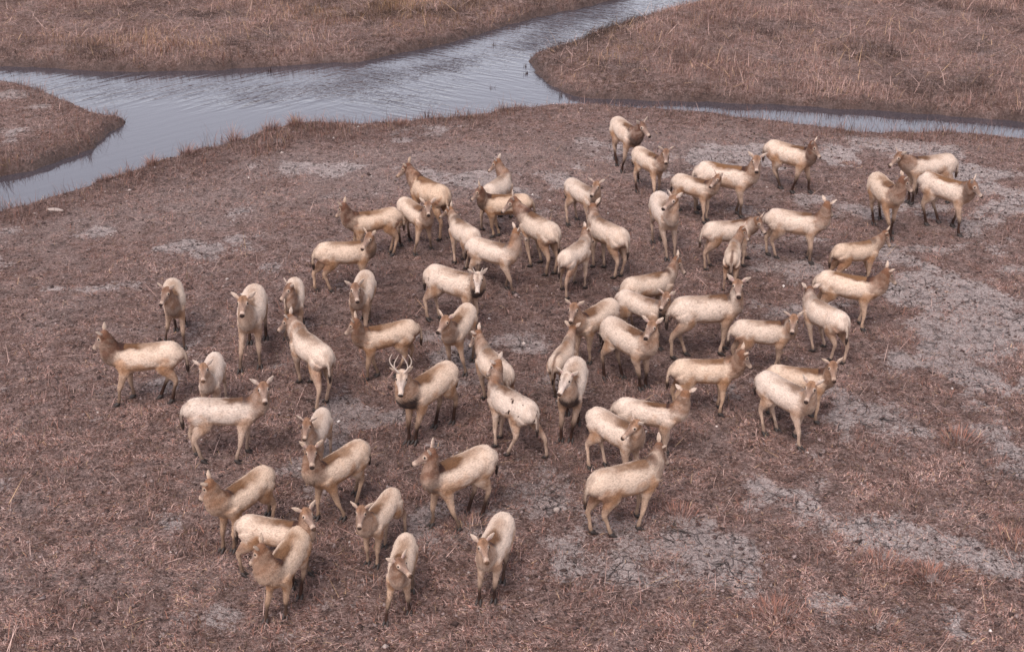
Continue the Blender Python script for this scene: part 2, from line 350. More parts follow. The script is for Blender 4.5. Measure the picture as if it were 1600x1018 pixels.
# tufted standing grass on the near flat
N = 260000
px, py = sample_view(rs, N, zpow=.6)
s_ = gsamp(SH, px, py); br = gsamp(BR, px, py); fr = far_bank(px, py)
tuft = fbm(px, py, 2.4, 3, 3); reg = fbm(px, py, .33, 3, 0)
edge = np.exp(-((s_ - .65) / .75) ** 2) * (1 - fr)
keep = (s_ > .15) & (rs.rand(N) < (1 - fr) * (1 - br) * sstep(.54, .68, tuft + (reg - .5) * .5) + edge * 1.0)
px, py, edge = px[keep], py[keep], edge[keep]; n = len(px)
P3 = np.stack([px, py, ground_z(px, py) - .01], 1)
clump = sstep(.45, .7, fbm(px, py, 1.1, 2, 2))
L_ = rs.gamma(4, .022, n) * (1 + edge * (1.2 + 3.0 * clump) * (rs.rand(n) < .6)) + .03
tn = tints(rs, n, [.6, 1.5, 3, 3, 1.8, 2.2, .2, .9]) * (1 - .35 * edge)[:, None]
build_blades('standing_grass', [blades(P3, L_, rs.uniform(.005, .012, n), rs.uniform(0, 2 * pi, n), np.clip(rs.gamma(2, .18, n), 0, .9), rs, tn, .7)],
             'low tufts of standing brown grass dotted over the near mud flat and shore', 'dry grass')
# long lodged grass on the far banks
N = 420000
px, py = sample_view(rs, N, -14, 215, zpow=2.0)
s_ = gsamp(SH, px, py); fr = far_bank(px, py)
cl = fbm(px, py, .8, 4, 1); tallz = sstep(.46, .62, fbm(px, py, .3, 3, 2))
keep = (s_ > .03) & (fr > .5) & (rs.rand(N) < .35 + .9 * sstep(.38, .62, cl) + (s_ < .7))
px, py, s_, cl, tallz = px[keep], py[keep], s_[keep], cl[keep], tallz[keep]; n = len(px)
P3 = np.stack([px, py, ground_z(px, py) - .01], 1)
flow = fbm(px, py, .45, 3, 3) * 14
up_ = (rs.rand(n) < .12 + .22 * tallz + .5 * blobs(px, py, [(600, 25, 170, 24, 1), (250, 80, 260, 22, .7), (950, 85, 90, 34, .8), (1150, 110, 160, 20, .4)]))
lean = np.where(up_, np.clip(rs.gamma(2, .12, n), 0, .8), np.clip(rs.normal(.84, .12, n), .2, .99))
L_ = (rs.gamma(5, .028, n) + .04) * np.where(up_, 1 + .5 * tallz, 1.0) * np.where(rs.rand(n) < .06, 1.8, 1.0)
tn = tints(rs, n, [1.8, 2.6, 3, 3.0, 2.4, 1.1, .7, .6])
yel = np.array([1.08, 1.03, .78]); pt = fbm(px, py, .55, 4, 0); pt2 = fbm(px, py, 2.0, 3, 2)
tn = tn * (.38 + .95 * sstep(.34, .60, pt) + .7 * (pt2 - .5))[:, None] * np.array([.74, .735, .73])
oz = blobs(px, py, [(600, 25, 160, 22, 1), (250, 70, 140, 18, .6), (950, 85, 60, 30, .7), (1350, 95, 50, 14, .4), (60, 60, 60, 14, .3)])
tn = np.where((up_ & (rs.rand(n) < oz))[:, None], tn * np.array([1.15, 1.1, .78]), tn)
build_blades('long_grass', [blades(P3, L_, rs.uniform(.006, .013, n), flow + rs.normal(0, 1.5, n), lean, rs, tn, 1.0)],
             'long lodged straw coloured marsh grass on the far river banks', 'marsh grass')
# ragged dark fringe of grass along every shore of the near flat and the spit
N = 500000
px, py = sample_view(rs, N, -14, 420, zpow=1.6)
s_ = gsamp(SH, px, py); fr = far_bank(px, py); cl = fbm(px, py, .9, 4, 3)
wd = .25 + 1.7 * sstep(.40, .68, fbm(px, py, .35, 3, 1))
keep = (s_ > .02) & (s_ < wd) & (fr < .5) & (rs.rand(N) < .25 + .75 * sstep(.4, .6, cl))
px, py, s_, cl = px[keep], py[keep], s_[keep], cl[keep]; n = len(px)
P3 = np.stack([px, py, ground_z(px, py) - .01], 1)
L_ = (rs.gamma(4, .032, n) + .05) * (.8 + 1.6 * sstep(.48, .64, cl) * (rs.rand(n) < .5))
build_blades('shore_grass', [blades(P3, L_, rs.uniform(.006, .014, n), rs.uniform(0, 2 * pi, n), np.clip(rs.gamma(2.2, .2, n), 0, .95), rs, tints(rs, n, [.3, 1.2, 2.6, 3.2, 2.2, 1.8, .2, 2.2]) * .8, .8)],
             'ragged fringe of dark brown and olive grass along the near shore', 'shore grass')
# scattered long pale stalks
n = 1500
px, py = sample_view(rs, n, zpow=.8); k_ = gsamp(SH, px, py) > .2; px, py = px[k_], py[k_]; n = len(px)
P3 = np.stack([px, py, ground_z(px, py)], 1)
build_blades('fallen_stalks', [blades(P3, rs.uniform(.2, .6, n), rs.uniform(.007, .013, n), rs.uniform(0, 2 * pi, n), np.clip(rs.normal(.75, .25, n), .1, .98), rs, tints(rs, n, [6, 3, 1, 0, 0, 1, 2, 0]), .2)],
             'scattered long pale reed stalks lying and leaning on the mud', 'reed stalks')

n = 4000
px, py = sample_view(rs, n, -14, 215, zpow=2.0); k_ = (gsamp(SH, px, py) > .25) & (far_bank(px, py) > .5); px, py = px[k_], py[k_]; n = len(px)
P3 = np.stack([px, py, ground_z(px, py) + .08], 1)
build_blades('lodged_reed_stalks', [blades(P3, rs.uniform(.3, .9, n), rs.uniform(.010, .018, n), rs.uniform(0, 2 * pi, n), np.clip(rs.normal(.8, .2, n), .1, 1), rs, tints(rs, n, [5, 4, 1, 0, 0, 0, 3, 0]), .4)],
             'long pale reed stalks lying crisscross over the far bank grass', 'reed stalks')
# small pale shells / crumbs, clods
def scatter_bits(name, n, size, cols, label, cat, seed, zp=.7):
    rs = np.random.RandomState(seed)
    px, py = sample_view(rs, n, zpow=zp); k_ = (gsamp(SH, px, py) > .25) & (far_bank(px, py) < .5); px, py = px[k_], py[k_]; n = len(px)
    s = size * rs.gamma(3, .33, n)
    V = rs.normal(0, 1, (n, 6, 3)) * .22
    base = np.array([(1, 0, 0), (-1, 0, 0), (0, 1, 0), (0, -1, 0), (0, 0, .7), (0, 0, -.7)])
    V = (V + base) * s[:, None, None]; V[:, :, 0] += px[:, None]; V[:, :, 1] += py[:, None]; V[:, :, 2] += (ground_z(px, py) + s * .3)[:, None]
    f = np.array([(0, 2, 4), (2, 1, 4), (1, 3, 4), (3, 0, 4), (2, 0, 5), (1, 2, 5), (3, 1, 5), (0, 3, 5)])
    Fc = (np.arange(n)[:, None, None] * 6 + f[None]).reshape(-1, 3)
    tn = np.array(cols)[rs.choice(len(cols), n)] * rs.uniform(.7, 1.2, (n, 1))
    o = mesh_np(name, V.reshape(-1, 3), Fc, straw, True, {'tint': np.repeat(tn, 6, 0)}); tag(o, label, cat, kind='stuff')
scatter_bits('shell_fragments', 520, .018, [(.62, .56, .53), (.5, .43, .4), (.42, .36, .33)], 'tiny whitish shell fragments scattered over the mud flat', 'shells', 5)
scatter_bits('mud_clods', 60000, .015, [(.075, .050, .047), (.14, .10, .094), (.26, .20, .19), (.055, .036, .033)], 'small dark clods of churned mud all over the flat', 'mud clods', 6)

# ---------------------------------------------------------------- single tussocks, stubs and stones
def tussock(px_, py_, h_, r_, label, seed, w_=(.5, 1.5, 3, 3, 2, 2, .3, .8), n=260, green=0):
    rs = np.random.RandomState(seed); c_ = at(px_, py_); a = rs.uniform(0, 2 * pi, n); rr = r_ * np.sqrt(rs.rand(n))
    x_ = c_[0] + rr * np.cos(a); y_ = c_[1] + rr * np.sin(a); P_ = np.stack([x_ - c_[0], y_ - c_[1], ground_z(x_, y_) - .015], 1)
    L_ = h_ * rs.uniform(.35, 1.0, n) * (1.1 - .5 * rr / r_)
    v, q, tr, c4 = blades(P_, L_, rs.uniform(.006, .013, n), a + rs.normal(0, .6, n), np.clip(.10 + .5 * rr / r_ + rs.normal(0, .12, n), 0, .95), rs, tints(rs, n, w_), .6)
    o = mesh_np('grass_tussock', v, [q, tr], straw, False, {'tint': c4}); o.location = (c_[0], c_[1], 0)
    tag(o, label, 'grass tussock', 'grass tussocks on the near flat')
RED = (.2, .8, 2, 2.5, 1.5, 5, .3, 0)
TUS = [(238, 258, .50, .14, 'small upright tussock at the shore, leftmost of the three beside the water', None),
       (292, 240, .55, .28, 'broad dark tussock at the shore, middle of the three beside the water', None),
       (364, 216, .85, .16, 'tallest pointed reddish tussock at the shore, standing against the water', RED),
       (420, 200, .60, .30, 'wide straw tussock at the shore right of the tallest one', None),
       (462, 196, .60, .24, 'tussock at the shore where the bank bends to run level', None),
       (160, 280, .35, .30, 'low dark tussock on the bank at far left above the pale slab', None),
       (628, 196, .35, .22, 'tussock on the level shore left of the dark stub in the water', None),
       (1370, 980, .30, .30, 'low brown tussock at the bottom right below the cracked mud', None),
       (1385, 890, .30, .45, 'reddish brown bushy tussock amid the cracked grey mud at lower right', RED),
       (1455, 905, .32, .35, 'orange brown tussock right of the bushy one in the cracked mud', RED),
       (1215, 965, .38, .38, 'pale fluffy brown tussock at the bottom, left of the cracked mud', RED),
       (1590, 855, .35, .45, 'rust brown tussock cut by the right edge of the picture', RED),
       (1500, 690, .40, .35, 'reddish tussock alone on the flat at centre right edge', RED),
       (1065, 810, .32, .32, 'reddish tussock right of the nearest side-on deer on the right', RED),
       (735, 825, .30, .35, 'thin tussock of stalks between the front deer and the bare clay', None)]
for i_, (a_, b_, c_, d_, e_, f_) in enumerate(TUS): tussock(a_, b_, c_, d_, e_, 50 + i_, f_ or (.5, 1.5, 3, 3, 2, 2, .3, .8), int(120 + 500 * d_))
def stub(px_, py_, h_, label, seed):
    rs = np.random.RandomState(seed); c_ = at(px_, py_, WATER_Z); n = 9; a = rs.uniform(0, 2 * pi, n)
    P_ = np.stack([rs.normal(0, .04, n), rs.normal(0, .04, n), np.full(n, -.15)], 1)
    v, q, tr, c4 = blades(P_, h_ * rs.uniform(.5, 1, n) + .15, rs.uniform(.02, .035, n), a, rs.uniform(0, .25, n), rs, tints(rs, n, (0, 0, 0, 1, 5, 0, 0, 0)) * .5, .3)
    o = mesh_np('reed_stub', v, [q, tr], straw, False, {'tint': c4}); o.location = (c_[0], c_[1], WATER_Z); tag(o, label, 'reed stub', 'dead reed stubs in the water')
for i_, (a_, b_, h_, l_) in enumerate([(667, 182, .32, 'tallest black reed stub standing in the water near the level shore'), (768, 138, .16, 'small dark reed stub alone in mid channel'),
        (820, 104, .18, 'dark reed stub nearest the tip of the far right bank'), (823, 116, .14, 'lower of the two dark stubs beside the bank tip'), (771, 72, .22, 'dark reed stub in the upper channel near the left bank'),
        (878, 152, .25, 'dark clump of dead reed where the narrow creek begins'), (875, 68, .15, 'reed stub at the far edge of the far right bank'), (422, 112, .22, 'dark reed stub under the far bank at left centre')]): stub(a_, b_, h_, l_, 80 + i_)
stone_m, t, b = mat('bleached_stone'); nn_ = nd(t, 'ShaderNodeTexNoise'); nn_.inputs['Scale'].default_value = 25
t.links.new(ramp(t, nn_.outputs[0], [(.3, (.20, .16, .14)), (.6, (.42, .35, .32))]), b.inputs['Base Color']); b.inputs['Roughness'].default_value = .9
def stone(px_, py_, sx, sy, sz, rz, label, seed, name='stone', cat='stone'):
    rs = np.random.RandomState(seed); c_ = at(px_, py_); K = [(sx * u, rs.normal(0, sy * .08), sz * .25 * (1 - u * u), max(sz * (1 - u * u) ** .5 * rs.uniform(.8, 1.1), .004), max(sy * (1 - u * u) ** .5 * rs.uniform(.8, 1.1), .004)) for u in np.linspace(-.97, .97, 8)]
    v, q, tr, R_ = loft(K, 16, 12); o = mesh_np(name, v, [q, tr], stone_m, True); o.location = (c_[0], c_[1], float(ground_z(*c_)[0])); o.rotation_euler = (0, 0, rz); tag(o, label, cat)
STONES = [(86, 329, .24, .07, .05, -.2, 'long pale slab lying on the bank at far left'), (870, 797, .055, .05, .05, .4, 'rounded whitish pebble between the front deer and the right-hand deer'),
          (255, 471, .05, .035, .03, .3, 'small white pebble left of the leftmost front-facing deer'), (203, 299, .05, .04, .03, 1, 'white pebble on the left bank below the shore tussocks'), (441, 240, .05, .04, .035, .5, 'white pebble on the bank under the straw tussock'),
          (55, 335, .06, .03, .02, 0, 'flat white pebble just left below the long pale slab')]
# ---------------------------------------------------------------- deer
def coat_material():
    m, t, b = mat('deer_coat')
    tc = nd(t, 'ShaderNodeTexCoord')
    n1 = nd(t, 'ShaderNodeTexNoise'); n1.inputs['Scale'].default_value = 9; n1.inputs['Detail'].default_value = 5; n1.inputs['Roughness'].default_value = .7
    t.links.new(tc.outputs['Object'], n1.inputs['Vector'])
    mp = nd(t, 'ShaderNodeMapping'); mp.inputs['Scale'].default_value = (28, 85, 60); t.links.new(tc.outputs['Object'], mp.inputs[0])
    n2 = nd(t, 'ShaderNodeTexNoise'); n2.inputs['Scale'].default_value = 1; n2.inputs['Detail'].default_value = 3; t.links.new(mp.outputs[0], n2.inputs['Vector'])
    v = ramp(t, n1.outputs[0], [(.3, .88), (.55, 1.0), (.75, 1.06)])
    v2 = ramp(t, n2.outputs[0], [(.35, .72), (.5, 1.0), (.65, 1.10)])
    c = mixc(t, 1.0, attr(t, 'coat').outputs['Color'], v, 'MULTIPLY'); c = mixc(t, 1.0, c, v2, 'MULTIPLY')
    t.links.new(c, b.inputs['Base Color']); b.inputs['Roughness'].default_value = .85; b.inputs['Specular IOR Level'].default_value = .08
    b.inputs['Sheen Weight'].default_value = .04
    bp = nd(t, 'ShaderNodeBump'); bp.inputs['Strength'].default_value = .5; bp.inputs['Distance'].default_value = .012
    t.links.new(mth(t, 'ADD', n2.outputs[0], mth(t, 'MULTIPLY', n1.outputs[0], .8)), bp.inputs['Height']); t.links.new(bp.outputs[0], b.inputs['Normal'])
    return m
COAT = coat_material()
def simple(name, c, r, spec=.5):
    m, t, b = mat(name); n = nd(t, 'ShaderNodeTexNoise'); n.inputs['Scale'].default_value = 30
    t.links.new(mixc(t, n.outputs[0], tuple(.75 * v for v in c), tuple(1.2 * v for v in c)), b.inputs['Base Color'])
    b.inputs['Roughness'].default_value = r; b.inputs['Specular IOR Level'].default_value = spec; return m
HOOF = simple('dark_hoof', (.025, .018, .016), .6); EYE = simple('dark_eye', (.012, .007, .005), .12); HORN = simple('bone_antler', (.54, .45, .385), .5)

def catmull(K, n):
    """K: list of tuples; returns n interpolated rows"""
    K = np.array(K, float); m = len(K); T = np.linspace(0, m - 1, n); o = []
    for v in T:
        i = min(int(v), m - 2); f = v - i
        p0, p1, p2, p3 = K[max(i - 1, 0)], K[i], K[i + 1], K[min(i + 2, m - 1)]
        o.append(.5 * (2 * p1 + (p2 - p0) * f + (2 * p0 - 5 * p1 + 4 * p2 - p3) * f * f + (3 * p1 - p0 - 3 * p2 + p3) * f ** 3))
    return np.array(o)
def loft(K, n=24, seg=20, upv=(0, 0, 1), sub=True):
    """K rows: x,y,z, r_up, r_side. closed tube with elliptical rings and domed ends -> V,F, centreline"""
    R = catmull(K, n) if sub else np.array(K, float)
    C_ = R[:, :3]; T = np.gradient(C_, axis=0); T /= np.linalg.norm(T, axis=1)[:, None] + 1e-9
    V = []; a = np.linspace(0, 2 * pi, seg, endpoint=False)
    upv = np.array(upv, float)
    for c_, t_, r in zip(C_, T, R):
        s = np.cross(upv, t_); s /= np.linalg.norm(s) + 1e-9; u = np.cross(t_, s)
        V.append(c_ + np.outer(np.cos(a), u) * r[3] + np.outer(np.sin(a), s) * r[4])
    V = np.concatenate(V); nr = len(C_)
    i = (np.arange(nr - 1)[:, None] * seg); j = np.arange(seg)[None]; j1 = (j + 1) % seg
    Q = np.stack([(i + j), (i + j1), (i + seg + j1), (i + seg + j)], -1).reshape(-1, 4)
    c0, c1 = len(V), len(V) + 1
    V = np.concatenate([V, [C_[0] - T[0] * min(R[0, 3], R[0, 4]) * .5, C_[-1] + T[-1] * min(R[-1, 3], R[-1, 4]) * .5]])
    js = np.arange(seg); Tr = np.concatenate([np.stack([np.full(seg, c0), (js + 1) % seg, js], 1), np.stack([np.full(seg, c1), (nr - 1) * seg + js, (nr - 1) * seg + (js + 1) % seg], 1)])
    return V, Q, Tr, R
for i_, (a_, b_, c_, d_, e_, f_, l_) in enumerate(STONES): stone(a_, b_, c_, d_, e_, f_, l_, 70 + i_)
def ang(az, el): return np.array([cos(el) * cos(az), cos(el) * sin(az), sin(el)])

TORSO = [(-.69, 0, 1.005, .07, .06), (-.65, 0, .985, .145, .115), (-.57, 0, .965, .188, .170), (-.44, 0, .950, .212, .205), (-.26, 0, .920, .222, .215), (-.06, 0, .895, .230, .232),
         (.14, 0, .885, .240, .222), (.30, 0, .890, .240, .185), (.43, 0, .910, .212, .145), (.53, 0, .93, .145, .11), (.58, 0, .94, .07, .06)]


def build_deer(idx, X_, Y_, yaw, s, head, feet, co, label):
    rs = np.random.RandomState(100 + idx)
    stag = 'b' in co
    nyw, npi, hyw, hpi = [radians(v) for v in head]
    root = bpy.data.objects.new('stag' if stag else 'deer', None); COL.objects.link(root)
    root.empty_display_size = .3
    parts = []; pieces = []
    bulk = rs.uniform(.98, 1.10) if s > .9 else rs.uniform(.92, 1.0)
    TK = [(a, b_, c_, d * bulk, e * bulk) for a, b_, c_, d, e in TORSO]
    parts.append(loft(TK, 26, 26))
    # neck
    T_ = np.array([.42, 0, .98]) + .50 * ang(nyw, npi)
    hd = ang(hyw, hpi)
    S0 = np.array([.26, 0, .93]); S1 = np.array([.45, 0, .99]) + .06 * ang(nyw, 0)
    mid = (S1 + T_) / 2 + np.array([.02 * cos(nyw), .02 * sin(nyw), -.02])
    thick = 1.18 if stag else rs.uniform(.97, 1.1)
    base_end = T_ - hd * .045 - np.array([0, 0, .05])
    NK = [(*S0, .205, .15), (*S1, .210 * thick, .145 * thick), (*mid, .158 * thick, .108 * thick), (*((mid + base_end * 1.6) / 2.6), .118 * thick, .086 * thick), (*base_end, .080, .068)]
    nfw = np.array([cos(nyw), sin(nyw), 0]); upn = -nfw * .55 + np.array([0, 0, .8])
    parts.append(loft(NK, 16, 18, upn))
    # head
    hl = np.cross([0, 0, 1], hd); hl /= np.linalg.norm(hl); hu = np.cross(hd, hl)
    HK = []
    for tt, rh, rw, dn in ((-.075, .045, .045, .02), (-.03, .080, .076, .012), (.04, .090, .086, .018), (.11, .086, .078, .028), (.18, .066, .056, .040), (.25, .052, .042, .050),
                           (.32, .044, .041, .056), (.375, .042, .042, .058), (.405, .032, .032, .058)):
        HK.append((*(T_ + hd * tt * .93 - hu * dn * .95), rh * .95, rw * 1.10))
    parts.append(loft(HK, 22, 16, hu))
    # legs
    legs = []; hooves = []
    rest = [(.36, .115), (.36, -.115), (-.50, .12), (-.50, -.12)]
    for k_, (f_, (rx, ry)) in enumerate(zip(feet, rest)):
        sg = 1 if k_ % 2 == 0 else -1
        if f_ is None: f_ = (rx + rs.uniform(-.13, .13), ry + sg * rs.uniform(-.02, .05))
        fx, fy = f_
        if k_ < 2: fx = rx + np.clip(fx - rx, -.24, .24)
        else: fx = rx + np.clip(fx - rx, -.28, .30)
        if abs(fx) and sg * fy < .04: fy = sg * .04
        fy = np.clip(fy, -.24, .24)
        gzs = ground_z(X_ + s * (cos(yaw) * fx - sin(yaw) * fy), Y_ + s * (sin(yaw) * fx + cos(yaw) * fy))[0] / s
        fz = gzs - .008
        if k_ < 2:
            sh_ = np.array([.34, sg * .11, .88]); el = np.array([.31 + (fx - rx) * .15, sg * .125, .67])
            kn = np.array([.34 * .35 + fx * .65 - .0, sg * .125 * .4 + fy * .6, .34 + gzs * .4]); kn[0] = (el[0] * .45 + fx * .55) + .02
            fe = np.array([fx - .012 - (fx - rx) * .12, fy, fz + .125]); to = np.array([fx + .01, fy, fz + .05])
            K = [(*sh_, .19, .095), (*el, .110, .075), (*((el * .55 + kn * .45)), .066, .052), (*kn, .045, .042), (*((kn + fe) / 2), .030, .029), (*fe, .036, .034), (*to, .036, .034)]
        else:
            hp_ = np.array([-.46, sg * .105, .92]); st = np.array([-.38 + (fx - rx) * .25, sg * .125, .75]); 
            hk = np.array([-.58 + (fx - rx) * .70, sg * .12 * .4 + fy * .6, .45 + gzs * .4])
            fe = np.array([fx - .02, fy, fz + .125]); to = np.array([fx + .01, fy, fz + .05])
            K = [(*hp_, .200, .122), (*st, .168, .096), (*((st * .50 + hk * .50)), .108, .064), (*hk, .052, .042), (*((hk + fe) / 2), .033, .031), (*fe, .036, .034), (*to, .036, .034)]
        P_ = loft(K, 24, 12, (1, 0, .2)); parts.append(P_)
        legs.append((K, k_)); hooves.append((fx + .015, fy, fz, atan_dir(fx)))
    # tail
    tw = rs.uniform(-.03, .03)
    TA = [(-.66, 0, 1.02, .045, .04), (-.725, tw * .5, .93, .036, .034), (-.745, tw, .80, .030, .030), (-.74, tw, .66, .036, .030), (-.735, tw, .56, .018, .016)]
    parts.append(loft(TA, 12, 10, (1, 0, 0)))
    V = []; Q = []; Tr = []; o_ = 0
    for v, q, tr, R in parts:
        V.append(v); Q.append(q + o_); Tr.append(tr + o_); o_ += len(v)
    tmp = mesh_np('tmp', np.concatenate(V), [np.concatenate(Q), np.concatenate(Tr)])
    rm = tmp.modifiers.new('r', 'REMESH'); rm.mode = 'VOXEL'; rm.voxel_size = .0165; rm.use_smooth_shade = True
    sm = tmp.modifiers.new('s', 'SMOOTH'); sm.factor = .6; sm.iterations = 5
    dg = bpy.context.evaluated_depsgraph_get(); dg.update()
    ev = tmp.evaluated_get(dg); me = bpy.data.meshes.new_from_object(ev)
    nv = len(me.vertices); co_ = np.empty(nv * 3, np.float32); me.vertices.foreach_get('co', co_); P = co_.reshape(-1, 3).astype(float)
    nl = len(me.loops); li = np.empty(nl, np.int32); me.loops.foreach_get('vertex_index', li)
    lt = np.empty(len(me.polygons), np.int32); me.polygons.foreach_get('loop_total', lt)
    nq = lt == 4; ls = np.concatenate([[0], np.cumsum(lt)[:-1]])
    Fq = li[(ls[nq][:, None] + np.arange(4))]; Ft = li[(ls[lt == 3][:, None] + np.arange(3))]
    m_old = tmp.data; bpy.data.objects.remove(tmp); bpy.data.meshes.remove(m_old); bpy.data.meshes.remove(me)
    # ---- classify vertices
    def dn(K, lo=None):
        best = np.full(len(P), 1e9); bt = np.zeros(len(P))
        for i in range(len(K) - 1):
            a = np.array(K[i][:3]); b_ = np.array(K[i + 1][:3]); d, t_ = seg_d(P, a, b_)
            ra = max(K[i][3], K[i][4]); rb = max(K[i + 1][3], K[i + 1][4]); q = d / (ra + (rb - ra) * t_)
            u = q < best; best = np.where(u, q, best); bt = np.where(u, i + t_, bt)
        return best, bt
    dh, th = dn(HK); dnk, tnk = dn(NK[1:]); dt, tt_ = dn(TK); dta, tta = dn(TA[1:])
    x_, y_, z_ = P.T
    tone = co.get('t', .3); nk = co.get('n', .6)
    cream = (np.array([.64, .53, .455]) * (1 - tone) + np.array([.60, .43, .305]) * tone) * rs.uniform(.90, 1.03)
    tan = np.array([.34, .178, .092]); brown = np.array([.080, .037, .025]); dkb = np.array([.040, .021, .017]); blk = np.array([.03, .02, .018])
    col = np.repeat(cream[None], nv, 0)
    nn = fbm(x_ * 1.0 + idx * 9.3, z_ + y_ * 1.7 + idx * 3.1, 5, 3, 0) - .5; n2 = fbm(x_ + idx * 2.3, z_ * 1.3 - y_ + idx * 7.7, 14, 3, 1) - .5
    def mixm(m_, c_):
        nonlocal col
        m_ = np.clip(m_, 0, 1)[:, None]; col = col * (1 - m_) + c_ * m_
    topn = sstep(.55, .95, (z_ - .87) / .27)                     # near the dorsal line
    # warm tan on shoulders and lower flank
    mixm((.45 + tone * .5) * sstep(.42, .0, np.abs(z_ - .72) * 2.2 + nn * 1.1) * (x_ < .6), tan * 1.15)
    mixm((.30 + tone * .4) * sstep(.10, .34, x_ + nn * .3) * sstep(1.0, .7, z_ + nn * .3), tan)
    mixm((.30 + tone * .35) * sstep(-.22, -.34, x_ + nn * .2) * sstep(.92, .70, z_ + nn * .3), tan)
    # saddle over the withers and stripe along the back
    d_ = co.get('d', .5); st_ = co.get('st', .35)
    ys = np.abs(y_)
    mixm((.25 + d_) * 1.2 * sstep(.22, .03, ys + nn * .22) * topn * sstep(-.12, .08, x_ + nn * .35) * sstep(.52, .38, x_), brown * .8)
    mixm((.2 + d_) * 1.1 * sstep(.14, .03, ys + nn * .12) * topn * sstep(.02, .14, x_) * sstep(.52, .40, x_), dkb * 1.3)
    mixm((st_ + tone * .6) * 1.2 * sstep(.20, .03, ys + nn * .22) * topn * sstep(-.55, -.2, x_ + nn * .4) * (x_ < .3), tan * .55)
    if co.get('r'): mixm(.8 * sstep(.055, .01, ys + nn * .05) * sstep(-.1, -.35, x_) * (z_ > .7), brown)
    mixm((.5 + .3 * tone) * sstep(.075, .0, np.abs(z_ - (.735 + .05 * sstep(.1, -.4, x_)) + nn * .10)) * (np.abs(x_ + .04) < .40) * (ys > .10), tan * .8)
    mixm((.45 + .3 * tone) * sstep(.10, .0, np.abs(x_ + .34 - (z_ - .8) * .25 + nn * .16)) * sstep(1.0, .85, z_) * (z_ > .55), tan * .9)
    # rear thigh and tail line
    mixm((.5 + .35 * tone) * sstep(-.42, -.62, x_ + nn * .25) * sstep(1.0, .8, z_ + nn * .2) * (z_ > .5), brown * 1.8)
    mixm(.35 * sstep(.10, .04, ys) * sstep(-.58, -.66, x_) * (z_ > .6), brown)
    # neck
    mn = sstep(1.3, .95, dnk) * sstep(-.75, .55, tnk - 1.1 * sstep(1.02, 1.18, z_) * (x_ < .5) * 0 + nn * 1.3) * sstep(.30, .46, x_ + nn * .2) * (.72 + .28 * sstep(.1, 1.2, tnk))
    nc = tan * (1 - nk) * .85 + (brown * 1.75) * nk
    mixm(np.clip(mn * 1.2, 0, 1) * (.72 + .22 * nk) * (.8 + .2 * sstep(-.15, .15, n2)), nc)
    mixm(sstep(1.25, .95, dnk) * sstep(.9, 1.8, tnk) * nk * .35, brown * .8)
    # throat and chest
    cd = co.get('c', 0.12)
    low = sstep(.0, -.07, (P - mid) @ np.array([0, 0, 1]) - 0.0 + nn * .1) * (x_ > .42)
    mixm(cd * 1.15 * sstep(1.3, 1.0, np.minimum(dnk, dt)) * sstep(.42, .52, x_ + nn * .1) * sstep(1.10, .92, z_ + nn * .15) * (z_ > .58), blk * 1.6 if cd > .8 else dkb)
    # pale throat edge / belly
    mixm(.6 * sstep(.70, .65, z_ + nn * .05) * (ys < .15) * (np.abs(x_ + .05) < .34), cream * 1.0)
    # legs
    mf, mh = co.get('f', .4), co.get('m', .4)
    lg = z_ < .60
    legc = tan * .50 + cream * .50
    mixm(lg * sstep(.62, .5, z_ + nn * .1) * .8, legc)
    fr_ = (x_ > 0)
    for sel, mu in ((fr_, min(1, mf * 1.15 + .1)), (~fr_, min(1, mh * 1.15 + .15))):
        mixm(sel * mu * sstep(.20 + .34 * mu, .06 + .16 * mu, z_ + nn * .22), dkb * .7)
        mixm(sel * .55 * sstep(.14, .05, z_ + nn * .1), dkb)
        mixm(sel * .25 * sstep(.05, .2, np.abs(nn) + .02) * (z_ < .6), brown)
    # head
    mh_ = sstep(1.35, 1.05, dh) * (np.minimum(dnk, dt) * 1.0 > dh * .75)
    pf = co.get('pf', 0)
    hc = (brown * 1.7 * nk + tan * .9 * (1 - nk)) * (1 - pf) + cream * .92 * pf
    mixm(mh_ * .9, hc)
    L3 = (P - T_) @ hd * 1.14; LU = (P - T_) @ hu; LS = (P - T_) @ hl
    greyf = np.array([.29, .21, .175]) * (1 - pf) + np.array([.55, .46, .41]) * pf
    inh = mh_ * (L3 > 0)
    mixm(inh * sstep(.06, .20, L3) * .8, greyf)
    mixm(inh * sstep(.02, -.03, np.abs(LS) - .030) * sstep(.04, .0, -LU - .01) * sstep(.30, .1, L3) * .55, brown * .7)      # darker blaze on the forehead
    mixm(inh * sstep(-.055, -.08, LU) * sstep(.1, .2, L3) * .7, cream * .9)                          # pale jaw
    for sg in (1, -1):
        ep = T_ + hd * .100 + hl * sg * .074 - hu * .002
        mixm(inh * sstep(.052, .030, np.linalg.norm(P - ep, axis=1)) * .6, cream * 1.0)
    mixm(inh * sstep(.385, .405, L3), blk); mixm(inh * sstep(.30, .34, L3) * sstep(.385, .37, L3) * .5, cream)
    # tail
    mt = sstep(1.7, 1.2, dta) * (x_ < -.69)
    mixm(mt * .8, cream * .85); mixm(mt * .7 * sstep(.030, .008, np.abs(y_ - tw * .5)), brown); mixm(mt * sstep(1.2, 1.8, tta), blk * 1.2)
    # dark flecks of mud on the coat
    kf = co.get('k', 0.03)
    fl = fbm(x_ * 1.5 + idx * 5, z_ + y_ * 2 + idx, 11, 2, 3)
    mixm(kf * 1.1 * sstep(.77, .84, fl) * (z_ > .75) * (x_ < .4), dkb)
    mixm(.18 * sstep(.05, .35, nn + n2 * .3) * (z_ > .55), tan * 1.1)
    mixm(.05 * np.clip(n2 * 4, 0, 1), brown * 1.6)
